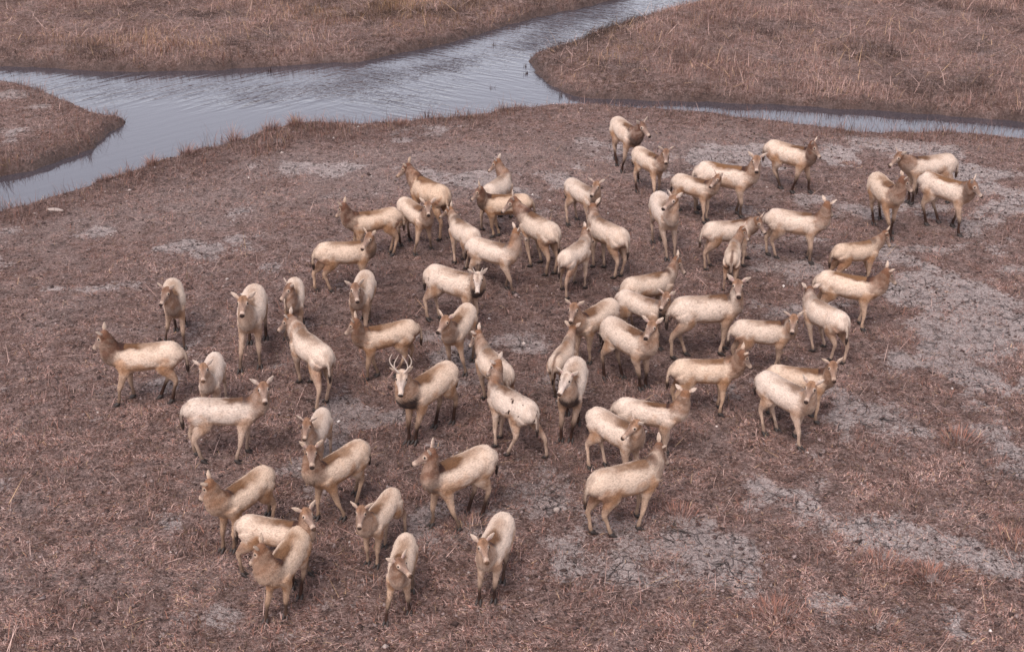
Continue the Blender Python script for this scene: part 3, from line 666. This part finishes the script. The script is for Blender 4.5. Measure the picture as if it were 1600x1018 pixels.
    # ---- ears (joined into the body mesh)
    Vx = [P]; Qx = [Fq]; Tx = [Ft]; Cx = [col]; o_ = nv
    for sg in (1, -1):
        b0 = T_ + hd * -.010 + hl * sg * .066 + hu * .020
        ed = hl * sg * rs.uniform(.7, .95) + hu * rs.uniform(.35, .85) - hd * rs.uniform(.2, .6); ed /= np.linalg.norm(ed)
        EK = [(*b0, .022, .022), (*(b0 + ed * .035), .018, .034), (*(b0 + ed * .075), .015, .044), (*(b0 + ed * .125), .011, .033), (*(b0 + ed * .175), .006, .009)]
        v, q, tr, R = loft(EK, 9, 10, hd)
        c_ = np.repeat((hc * .5 + cream * .5)[None], len(v), 0)
        inner = ((v - b0) @ hd > -.004 - .3 * ((v - b0) @ ed) * 0) & ((v - b0) @ ed > .02)
        c_[inner] = np.array([.40, .28, .25]); c_[(v - b0) @ ed > .165] = brown * .6
        c_[((v - b0) @ ed > .06) & ~inner] = cream * .75 + hc * .1
        Vx.append(v); Qx.append(q + o_); Tx.append(tr + o_); Cx.append(c_); o_ += len(v)
    # short coat hairs, combed back and down, longer on neck and chest
    Fa = np.concatenate([Fq[:, :3], Fq[:, [0, 2, 3]]] + ([Ft] if len(Ft) else [])); fn = np.cross(P[Fa[:, 1]] - P[Fa[:, 0]], P[Fa[:, 2]] - P[Fa[:, 0]])
    vn = np.zeros((nv, 3))
    for k_ in range(3): np.add.at(vn, Fa[:, k_], fn)
    vn /= np.linalg.norm(vn, axis=1)[:, None] + 1e-12
    nh_ = 6000; hi_ = rs.randint(0, nv, nh_); hp = P[hi_] + rs.normal(0, .005, (nh_, 3)); hn = vn[hi_]
    hi_ok = hp[:, 2] > .35; hp = hp[hi_ok]; hn = hn[hi_ok]; hi_ = hi_[hi_ok]; nh_ = len(hp)
    comb = np.array([-1, 0, -.55]) + rs.normal(0, .30, (nh_, 3)); comb -= (comb * hn).sum(1)[:, None] * hn; comb /= np.linalg.norm(comb, axis=1)[:, None] + 1e-9
    ruff = np.clip(mn[hi_] + .4 * (P[hi_, 0] > .4), 0, 1) * (1 - mh_[hi_]); hlen = rs.uniform(.018, .034, nh_) * (1 + .9 * ruff) * (1 - .55 * mh_[hi_])
    hd_ = comb + hn * rs.uniform(.10, .26, nh_)[:, None]; hs_ = np.cross(hd_, hn); hs_ /= np.linalg.norm(hs_, axis=1)[:, None] + 1e-9
    wv = rs.uniform(.003, .006, nh_)[:, None]
    Hv = np.stack([hp - hs_ * wv - hn * .004, hp + hs_ * wv - hn * .004, hp + hd_ * hlen[:, None]], 1).reshape(-1, 3)
    Vx.append(Hv); Tx.append(np.arange(nh_ * 3).reshape(-1, 3) + o_); Cx.append(np.repeat(col[hi_] * rs.uniform(.96, 1.08, (nh_, 1)), 3, 0)); o_ += nh_ * 3
    Vx = np.concatenate(Vx)
    jit = rs.normal(0, 1, (len(Vx), 3)) * .0022; Vx = Vx + jit * (Vx[:, 2:3] > .5)
    body = mesh_np('body', Vx, [np.concatenate(Qx), np.concatenate(Tx)], COAT, True, {'coat': np.clip(np.concatenate(Cx), .012, .8)}, root)
    # ---- eyes, hooves, antlers
    def ball(c_, r):
        n_ = 8; K = [(*(np.array(c_) + np.array([0, 0, 1]) * r * cos(a)), r * sin(a), r * sin(a)) for a in np.linspace(pi - .3, .3, 6)]
        v, q, tr, R = loft(K, 6, n_, (1, 0, 0), False); return v, q, tr
    for sg in (1, -1):
        v, q, tr = ball(T_ + hd * .100 + hl * sg * .0765 - hu * .002, .019); mesh_np('eye', v, [q, tr], EYE, True, None, root)
    for fx, fy, fz, dr in hooves:
        V = []; Q = []; Tr = []; o_ = 0
        for sd_ in (1, -1):
            K = [(fx - .030, fy + sd_ * .020, fz + .070, .034, .024), (fx + .005, fy + sd_ * .028, fz + .036, .038, .026), (fx + .045, fy + sd_ * .038, fz + .018, .022, .021), (fx + .080, fy + sd_ * .042, fz + .010, .009, .010)]
            v, q, tr, R = loft(K, 7, 8, (0, 0, 1)); V.append(v); Q.append(q + o_); Tr.append(tr + o_); o_ += len(v)
        mesh_np('hoof', np.concatenate(V), [np.concatenate(Q), np.concatenate(Tr)], HOOF, True, None, root)
    if stag:
        wup = np.array([0, 0, 1.])
        for sg in (1, -1):
            b0 = T_ + hd * .01 + hl * sg * .04 + hu * .06
            u_ = hu * .45 + wup * .75 - hd * .15; u_ /= np.linalg.norm(u_)
            if co.get('spike'):
                lines = [[(b0, .014), (b0 + u_ * .08 + hl * sg * .03, .010), (b0 + u_ * .15 + hl * sg * .06, .004)]]
            else:
                A = .74
                def q_(u, l): return b0 + u_ * u * A + hl * sg * l * A
                lines = [[(b0, .018), (q_(.08, .065), .014), (q_(.12, .09), .014), (q_(.24, .17), .011), (q_(.37, .18), .009), (q_(.50, .12), .004)],
                         [(q_(.12, .09), .011), (q_(.25, .085), .010), (q_(.36, .04), .008), (q_(.46, -.01), .004)]]
            V = []; Q = []; Tr = []; o_ = 0
            for ln in lines:
                v, q, tr, R = loft([(*p, r, r) for p, r in ln], 14, 8, hd); V.append(v); Q.append(q + o_); Tr.append(tr + o_); o_ += len(v)
            mesh_np('antler', np.concatenate(V), [np.concatenate(Q), np.concatenate(Tr)], HORN, True, None, root)
    root.location = (X_, Y_, 0); root.rotation_euler = (0, 0, yaw); root.scale = (s, s, s)
    tag(root, label, 'deer', 'deer of the herd on the mud flat')
    return root
def atan_dir(v): return 0.0

DEER = [
    (-6.768, 24.299, 284, 0.968, [-24, 62, -29, -26], [(0.58, 0.11), (0.06, -0.26), None, (-0.34, -0.04)], {'t': 0.25, 'n': 0.8, 'm': 0.8, 'f': 0.7, 'c': 0.3}, 'front-facing deer with brown head turned left, the leftmost of the back-left row of front-facing deer'),
    (-5.061, 23.513, 273, 1.13, [-4, 61, 2, -15], [(0.48, 0.13), (0.6, -0.19), None, None], {'t': 0.15, 'n': 0.3, 'm': 0.7, 'f': 0.6, 'd': 0.3}, 'large pale deer standing square to us, ears wide, second in the back-left row'),
    (-6.74, 21.739, 183, 1.043, [41, 64, -4, -45], [(0.51, 0.17), (0.29, -0.12), (-0.43, 0.1), (-0.2, -0.09)], {'t': 0.4, 'n': 0.9, 'm': 0.8, 'f': 0.5, 'd': 1, 'c': 0.3}, 'leftmost deer of all, side-on facing left with chocolate brown neck and dark saddle'),
    (-5.408, 21.264, 273, 0.898, [-4, 66, 4, -19], [None, None, None, None], {'t': 0, 'n': 0.3, 'd': 0.1}, 'whitish deer facing us directly behind the pale side-on deer looking at us at left'),
    (-4.862, 19.794, 5, 1.017, [-19, 59, -82, -20], [(0.27, 0.11), (0.06, -0.26), (-0.59, 0.08), (-0.45, -0.17)], {'t': 0, 'n': 0.6, 'm': 0.4, 'f': 0.3, 'd': 0.5, 'k': 0.3}, 'pale side-on deer at left, body pointing right, face turned to look straight at us'),
    (-4.389, 24.498, 276, 0.918, [-13, 69, -57, -39], [None, (0.28, -0.26), None, None], {'t': 0.2, 'n': 0.9, 'm': 0.6, 'f': 0.5, 'c': 0.3}, 'deer half hidden behind a tan-necked one, dark head turned left, third of the back-left row'),
    (-3.718, 21.989, 124, 1.08, [-7, 14, 45, -42], [(0.46, 0.02), None, (-0.59, 0.26), (-0.41, -0.02)], {'t': 0.2, 'n': 0.6, 'm': 0.1, 'f': 0.1, 'd': 0.2}, 'deer seen from behind at left centre, ginger neck, head turned left, dark tail tip showing'),
    (-3.035, 24.615, 266, 0.996, [2, 51, 18, -29], [None, None, (-0.41, 0.04), None], {'t': 0.25, 'n': 0.7, 'd': 0.2, 'm': 0.6}, 'front-facing deer looking at us just above the side-on deer left of the antlered stag'),
    (-2.42, 22.704, 200, 0.972, [48, 57, -32, -45], [(0.4, 0.06), (0.15, -0.02), (-0.2, 0.1), (-0.52, -0.17)], {'t': 0.55, 'n': 0.8, 'm': 0.5, 'f': 0.5, 'd': 0.9}, 'side-on deer facing left directly behind the antlers of the stag'),
    (-1.469, 20.585, 233, 1.052, [2, 64, 33, -41], [(0.41, 0.02), (0.49, -0.05), (-0.48, 0.12), (-0.2, -0.03)], {'t': 0.5, 'n': 0.6, 'm': 0.9, 'f': 0.8, 'c': 1, 'd': 0.8, 'b': 1, 'pf': 1}, 'stag with tall white forked antlers, dark throat and dark chest, near the herd centre'),
    (-3.275, 19.393, 264, 0.823, [-8, 73, -4, -41], [None, None, None, None], {'t': 0.1, 'n': 0.7, 'd': 0.1}, 'small whitish deer facing us, half hidden behind a larger front-facing deer, left of centre'),
    (-2.772, 18.153, 231, 0.955, [-23, 78, 47, -18], [(0.15, 0.26), (0.43, -0.11), (-0.25, 0.12), None], {'t': 0.55, 'n': 0.8, 'm': 0.4, 'f': 0.3, 'c': 0.3, 'd': 0.8}, 'broad tan deer with brown face staring at us, in front of a small whitish one'),
    (-4.145, 17.372, 237, 0.946, [-19, 64, -59, -52], [(0.39, 0.07), None, None, (-0.73, -0.19)], {'t': 0.6, 'n': 0.6, 'm': 0.5, 'f': 0.5, 'd': 1}, 'tan deer facing left with ear up, dark stripe along back, front left of the herd'),
    (-3.471, 16.419, 348, 0.9, [-31, 70, -49, -16], [None, None, None, (-0.63, -0.11)], {'t': 0.4, 'n': 0.6, 'm': 0.5, 'f': 0.5, 'd': 0.6}, 'deer pointing right whose body is partly hidden by the front-left deer turned left'),
    (-3.229, 15.711, 255, 0.934, [-56, 70, -83, -51], [(0.29, 0.06), (0.46, -0.2), (-0.2, 0.09), None], {'t': 0.65, 'n': 0.7, 'm': 0.9, 'f': 0.7, 'd': 1}, 'front-left deer with ginger head turned left and dark hooves, nearest of the left trio'),
    (-2.005, 16.951, 249, 0.843, [-3, 63, 18, -25], [(0.35, 0.08), (0.34, -0.11), (-0.72, 0.13), (-0.23, -0.02)], {'t': 0.4, 'n': 0.6, 'm': 0.3, 'f': 0.3, 'd': 0.6}, 'slim deer coming towards us with lowered head, just right of the front-left trio'),
    (-1.586, 15.736, 265, 0.833, [19, 61, 43, -7], [(0.23, 0.15), (0.54, -0.21), None, None], {'t': 0.4, 'n': 0.8, 'm': 0.6, 'f': 0.8, 'd': 0.9}, 'front-facing deer with head turned right, lowest in the picture, left of the last pale one'),
    (-0.252, 16.116, 255, 0.909, [0, 58, 28, -18], [(0.31, 0.07), (0.41, -0.15), (-0.2, 0.08), None], {'t': 0.2, 'n': 0.4, 'm': 0.7, 'f': 0.8, 'd': 0.6}, 'pale narrow deer walking towards us at the bottom centre, rightmost of the front row'),
    (-0.852, 17.889, 216, 1.03, [38, 76, -39, -29], [(0.15, 0.24), (0.44, -0.08), (-0.35, 0.14), (-0.2, -0.02)], {'t': 0.4, 'n': 0.9, 'm': 0.8, 'f': 0.6, 'd': 1, 'c': 0.4}, 'cream deer facing left with upright ear, dark withers and dark brown throat, front centre'),
    (1.81, 17.685, 27, 1.027, [44, 10, -15, -57], [None, (0.12, -0.15), (-0.56, 0.1), (-0.34, -0.11)], {'t': 0.45, 'n': 0.8, 'm': 0.1, 'f': 0.3, 'd': 0.4}, 'deer in front right of centre, side-on seen slightly from behind, facing right with brown neck'),
    (1.756, 19.257, 314, 0.941, [-49, 57, -105, -31], [None, None, (-0.3, 0.02), (-0.43, -0.26)], {'t': 0.2, 'n': 0.4, 'm': 0.1, 'f': 0.1, 'd': 0.4}, 'deer turning its head back left towards its flank, in front of one facing away'),
    (2.361, 19.895, 346, 0.906, [4, 64, 83, -34], [(0.33, 0.05), None, None, None], {'t': 0.15, 'n': 0.6, 'f': 0.2, 'd': 0.9}, 'cream deer with head turned away to the right, above the nearest right-hand deer'),
    (3.511, 21.315, 5, 0.964, [-56, 53, 3, -52], [None, (0.26, -0.18), None, None], {'t': 0.6, 'n': 0.8, 'm': 0.2, 'f': 0.2, 'd': 0.4}, 'tan side-on deer facing right at right of centre, pale muzzle, below the front-facing one'),
    (0.94, 22.077, 71, 0.821, [4, 28, 7, -32], [None, None, (-0.32, 0.05), None], {'t': 0.3, 'n': 0.5, 'm': 0.6, 'd': 0.2, 'r': 1}, 'deer walking straight away from us, ginger nape and ears, dark line down its rump, centre'),
    (1.062, 20.702, 261, 1.04, [-4, 61, -19, -27], [(0.4, 0.02), (0.42, -0.13), (-0.2, 0.09), None], {'t': 0.15, 'n': 0.3, 'm': 0.9, 'f': 0.8, 'c': 1, 'd': 0.9, 'pf': 1}, 'front-facing deer with pale lowered face and black chest, in front of one walking away'),
    (1.599, 23.425, 228, 0.981, [4, 61, 26, -30], [(0.21, 0.09), None, None, (-0.34, -0.04)], {'t': 0.35, 'n': 0.6, 'm': 0.9, 'f': 0.1, 'd': 0.7}, 'deer chewing grass, lowered head facing lower left, centre right beside the bare mud gap'),
    (2.622, 24.075, 322, 0.916, [-32, 59, -83, -31], [None, (0.47, -0.04), None, None], {'t': 0.15, 'n': 0.6, 'm': 0.4, 'f': 0.7, 'c': 1, 'd': 0.3}, 'pale deer with dark chest and head turned to us, between two others right of centre'),
    (2.818, 24.962, 29, 0.985, [27, 31, -36, -51], [None, None, None, None], {'t': 0.35, 'n': 0.8, 'd': 0.5}, 'deer facing right with raised brown head, behind the two pale deer right of centre'),
    (2.202, 22.441, 309, 1.03, [-10, 70, -64, -14], [(0.36, 0.12), (0.37, -0.02), (-0.2, 0.02), (-0.37, -0.26)], {'t': 0.2, 'n': 0.4, 'm': 0.8, 'f': 0.9, 'd': 0.7}, 'pale walking deer with dark hooves and head turned back left, right of centre'),
    (3.828, 23.588, 14, 1.127, [-92, 66, -108, -10], [None, (0.23, -0.1), (-0.36, 0.02), (-0.63, -0.02)], {'t': 0.2, 'n': 0.6, 'm': 0.1, 'f': 0.05, 'd': 0.6, 'k': 0.3}, 'big side-on deer with small dark wound mark, face hidden under the one facing away'),
    (4.797, 26.822, 78, 0.799, [-33, 50, -95, -52], [None, None, (-0.37, 0.15), (-0.36, -0.11)], {'t': 0.4, 'n': 0.7, 'm': 0.1, 'd': 0.1, 'r': 1}, 'deer seen squarely from behind with brown stripe down its back, right part of the herd'),
    (4.832, 22.924, 360, 0.933, [-76, 53, -104, -30], [(0.38, 0.09), (0.27, -0.02), None, None], {'t': 0.25, 'n': 0.5, 'm': 0.2, 'f': 0.2, 'd': 0.6}, 'cream side-on deer, body pointing right, looking at us, behind the front right pair'),
    (4.794, 20.432, 310, 0.97, [-38, 61, -66, -25], [(0.11, 0.18), (0.47, -0.11), (-0.2, 0.06), (-0.26, -0.22)], {'t': 0.05, 'n': 0.3, 'm': 0.3, 'f': 0.2, 'd': 0.2}, 'foremost of the front right pair, whitish body, head turned down towards us'),
    (5.168, 21.069, 352, 0.924, [-66, 57, -85, -28], [None, None, None, None], {'t': 0.5, 'n': 0.7, 'd': 0.7, 'c': 0.3}, 'deer behind the whitish one of the front right pair, looking at us over its back'),
    (6.097, 23.601, 118, 0.962, [-35, 13, -21, -32], [(0.06, 0.08), (0.15, -0.24), (-0.38, 0.02), (-0.61, -0.1)], {'t': 0.15, 'n': 0.8, 'm': 0.0, 'f': 0.05, 'd': 0.1}, 'deer at right seen from behind, head up and turned away left, dark tail tip'),
    (6.898, 24.868, 340, 1.004, [-23, 55, 29, -46], [(0.24, 0.12), (0.34, -0.16), None, None], {'t': 0.4, 'n': 0.8, 'f': 0.1, 'd': 1, 'st': 1}, 'side-on deer stretching its head right, dark stripe along the back, right edge of the herd'),
    (7.511, 26.858, 21, 0.913, [20, 23, -41, -57], [(0.45, 0.06), None, None, None], {'t': 0.65, 'n': 0.8, 'd': 0.3}, 'tan deer facing right with raised head, behind the one stretching its neck right'),
    (6.449, 28.255, 345, 1.027, [-26, 65, 52, -51], [(0.3, 0.12), (0.37, -0.15), (-0.59, 0.07), (-0.39, -0.02)], {'t': 0.2, 'n': 0.7, 'm': 0.1, 'f': 0.5, 'd': 0.5, 'k': 0.2}, 'side-on deer with head turned away and both ears spread, upper right of the herd'),
    (4.887, 27.904, 16, 0.964, [-79, 37, -53, -47], [(0.65, 0.26), None, None, (-0.6, -0.1)], {'t': 0.2, 'n': 0.6, 'm': 0.1, 'f': 0.1, 'd': 0.7, 'k': 0.2}, 'side-on deer whose front is hidden by one seen from behind, head touching another tail'),
    (7.164, 32.719, 324, 1.089, [-56, 49, 8, -47], [(0.47, 0.12), (0.08, -0.11), (-0.26, 0.02), (-0.2, -0.07)], {'t': 0.3, 'n': 1, 'm': 0.7, 'f': 0.8, 'd': 1, 'c': 0.3}, 'lone cream deer with dark raised muzzle facing right, near the top right of the herd'),
    (5.264, 31.018, 340, 1.15, [-36, 61, -77, -26], [None, (0.36, -0.07), None, None], {'t': 0.15, 'n': 0.5, 'f': 0.7, 'd': 1, 'st': 1}, 'pale side-on deer looking at us with dark nose and long dark back line, top right'),
    (4.462, 30.822, 323, 0.907, [-15, 53, -109, -36], [(0.39, 0.04), (0.44, -0.21), (-0.58, 0.26), None], {'t': 0.25, 'n': 0.6, 'm': 0.4, 'f': 0.2, 'd': 0.6}, 'deer with head turned back left, standing before the pale one that looks at us'),
    (3.502, 28.74, 279, 1.099, [0, 68, -55, -18], [None, (0.48, -0.02), None, (-0.47, -0.1)], {'t': 0, 'n': 0.5, 'm': 0.4, 'f': 0.3, 'd': 0.2}, 'whitish front-facing deer with head turned left and dark nose, alone below the upper row'),
    (3.511, 32.52, 301, 0.967, [-5, 56, -34, -35], [(0.06, 0.26), (0.63, -0.26), (-0.8, 0.26), (-0.2, -0.26)], {'t': 0.3, 'n': 0.8, 'm': 0.8, 'f': 0.3, 'd': 0.7}, 'small deer facing lower right, second from the top of the herd, below the topmost one'),
    (3.05, 34.372, 291, 1.126, [1, 46, 18, -30], [None, (0.19, -0.17), (-0.65, 0.04), (-0.2, -0.13)], {'t': 0.2, 'n': 1, 'm': 1, 'f': 1, 'd': 1, 'c': 0.7}, 'topmost deer of the herd, dark brown neck and dark muddy legs, head turned right'),
    (1.713, 30.168, 304, 0.982, [-27, 56, -62, -29], [(0.06, 0.02), None, None, (-0.31, -0.26)], {'t': 0.05, 'n': 0.5, 'm': 0.2, 'f': 0.3, 'd': 0.2, 'c': 0.6}, 'whitish deer with lowered pale head and dark throat, above the centre of the herd'),
    (2.106, 27.606, 122, 1.05, [-27, 25, -16, -35], [(0.26, 0.14), (0.13, -0.06), (-0.47, 0.11), (-0.43, -0.09)], {'t': 0.2, 'n': 0.7, 'm': 0.05, 'f': 0.3, 'd': 0.3}, 'deer seen from behind facing away left with ears spread, upper centre right'),
    (1.371, 26.65, 60, 0.936, [23, 22, -48, -51], [None, (0.08, -0.19), (-0.2, 0.26), (-0.61, -0.11)], {'t': 0.2, 'n': 0.6, 'm': 0.05, 'f': 0.4, 'd': 0.1}, 'deer seen from behind with head turned right, nose to the flank of its neighbour'),
    (0.587, 27.78, 121, 1.102, [11, 32, 61, -40], [(0.11, 0.1), (0.17, -0.18), (-0.48, 0.11), (-0.49, -0.09)], {'t': 0.3, 'n': 1, 'm': 0.3, 'f': 0.1, 'd': 0.6}, 'big brown-headed deer with long dark muzzle facing left, rump towards us, upper centre'),
    (-0.396, 26.731, 333, 0.952, [77, 65, 53, -38], [(0.3, 0.02), (0.56, -0.11), (-0.46, 0.15), None], {'t': 0.15, 'n': 0.5, 'f': 0.6, 'd': 0.3}, 'cream deer facing right with nose up to the big brown-headed one, upper centre'),
    (-1.139, 24.938, 331, 1.058, [-50, 42, -63, -39], [(0.42, 0.06), None, (-0.42, 0.02), (-0.57, -0.16)], {'t': 0.2, 'n': 0.3, 'm': 0.2, 'f': 0.5, 'c': 1, 'k': 0.5, 'd': 0.2, 'spike': 1, 'b': 1, 'pf': 1}, 'young male with short pale spike antlers, white face and black throat'),
    (-1.088, 27.859, 118, 0.946, [-10, 21, 43, -33], [(0.21, 0.14), None, (-0.2, 0.03), None], {'t': 0.2, 'n': 0.6, 'm': 0.1, 'f': 0.1, 'd': 0.3}, 'pale deer seen from behind with raised head turned left, left of the upper centre cluster'),
    (-1.977, 29.939, 126, 1.152, [-5, 27, 38, -38], [None, None, (-0.58, 0.13), None], {'t': 0.75, 'n': 1, 'm': 0.1, 'd': 0.9}, 'rich brown deer facing away left with high dark neck, top left of the upper cluster'),
    (-2.207, 28.851, 306, 0.999, [-22, 54, -31, -16], [(0.2, 0.26), (0.27, -0.26), None, (-0.36, -0.24)], {'t': 0.35, 'n': 0.7, 'm': 0.8, 'f': 0.5, 'd': 0.6}, 'small deer facing lower right with grey head, under the rump of the rich brown one'),
    (-3.19, 28.464, 198, 0.986, [27, 57, -37, -48], [None, None, None, (-0.41, -0.04)], {'t': 0.6, 'n': 1, 'm': 0.2, 'd': 0.9}, 'side-on tan deer facing left, dark neck, leftmost of the upper cluster'),
    (-3.547, 26.603, 13, 1.005, [-81, 52, -136, -30], [None, None, (-0.72, 0.03), (-0.41, -0.08)], {'t': 0.5, 'n': 0.6, 'm': 0.1, 'd': 0.4, 'c': 0.6}, 'deer looking back over its shoulder to the left, below the leftmost of the upper cluster'),
    (-0.325, 30.456, 66, 1.022, [58, 45, 96, -43], [None, None, (-0.62, 0.15), None], {'t': 0.1, 'n': 0.8, 'd': 0.1}, 'pale-backed deer with brown head turned left, farthest back of the upper centre cluster'),
    (-0.19, 29.548, 177, 0.958, [61, 54, 5, -45], [(0.26, 0.02), (0.12, -0.07), None, None], {'t': 0.7, 'n': 1, 'f': 0.1, 'd': 1, 'c': 0.5}, 'brown-shouldered deer facing left between the farthest one and the big brown-headed one'),
    (-1.024, 23.081, 252, 0.992, [3, 55, -8, -16], [(0.32, 0.26), (0.06, -0.14), (-0.29, 0.18), None], {'t': 0.4, 'n': 0.7, 'm': 0.6, 'f': 0.5, 'd': 0.9}, 'front-facing deer with head turned left and upright ear, below the spike-antlered male'),
    (-0.339, 21.471, 114, 0.972, [-7, 24, 44, -53], [(0.35, 0.02), None, None, None], {'t': 0.25, 'n': 0.7, 'f': 0.4, 'd': 0.2}, 'deer facing away left behind the striding speckled one, ginger neck, head turned left'),
    (-0.024, 20.112, 128, 0.972, [-43, 58, 24, -46], [(0.07, 0.26), (0.36, -0.02), (-0.2, 0.22), (-0.71, -0.25)], {'t': 0.05, 'n': 0.6, 'm': 0.1, 'f': 0.1, 'k': 1, 'd': 0.4}, 'speckled whitish deer striding away with legs apart and ginger neck, right of the stag'),
    (10.416, 31.891, 191, 1.073, [15, 36, 12, -37], [None, (0.36, -0.03), None, None], {'t': 0.15, 'n': 0.7, 'f': 0.9, 'd': 0.6}, 'large cream deer facing left, the rearmost of the pair that overlap at far right'),
    (10.431, 30.214, 315, 1.103, [-52, 39, 18, -41], [(0.1, 0.17), (0.5, -0.2), (-0.2, 0.14), (-0.34, -0.12)], {'t': 0.1, 'n': 0.7, 'm': 1, 'f': 1, 'd': 0.6, 'st': 1}, 'cream deer facing right with black lower legs, foremost of the pair overlapping at far right'),
    (8.9, 30.075, 280, 1.091, [10, 62, 81, -44], [(0.29, 0.1), (0.66, -0.02), (-0.56, 0.22), (-0.3, -0.05)], {'t': 0.45, 'n': 0.9, 'm': 0.8, 'f': 0.8, 'd': 0.8}, 'small brown deer facing right just left of the overlapping pair at far right'),
]
for i, (X_, Y_, yaw, s, head, feet, co, label) in enumerate(DEER):
    build_deer(i, X_, Y_, radians(yaw), float(np.clip(s, .84, 1.14)), head, feet, co, label)
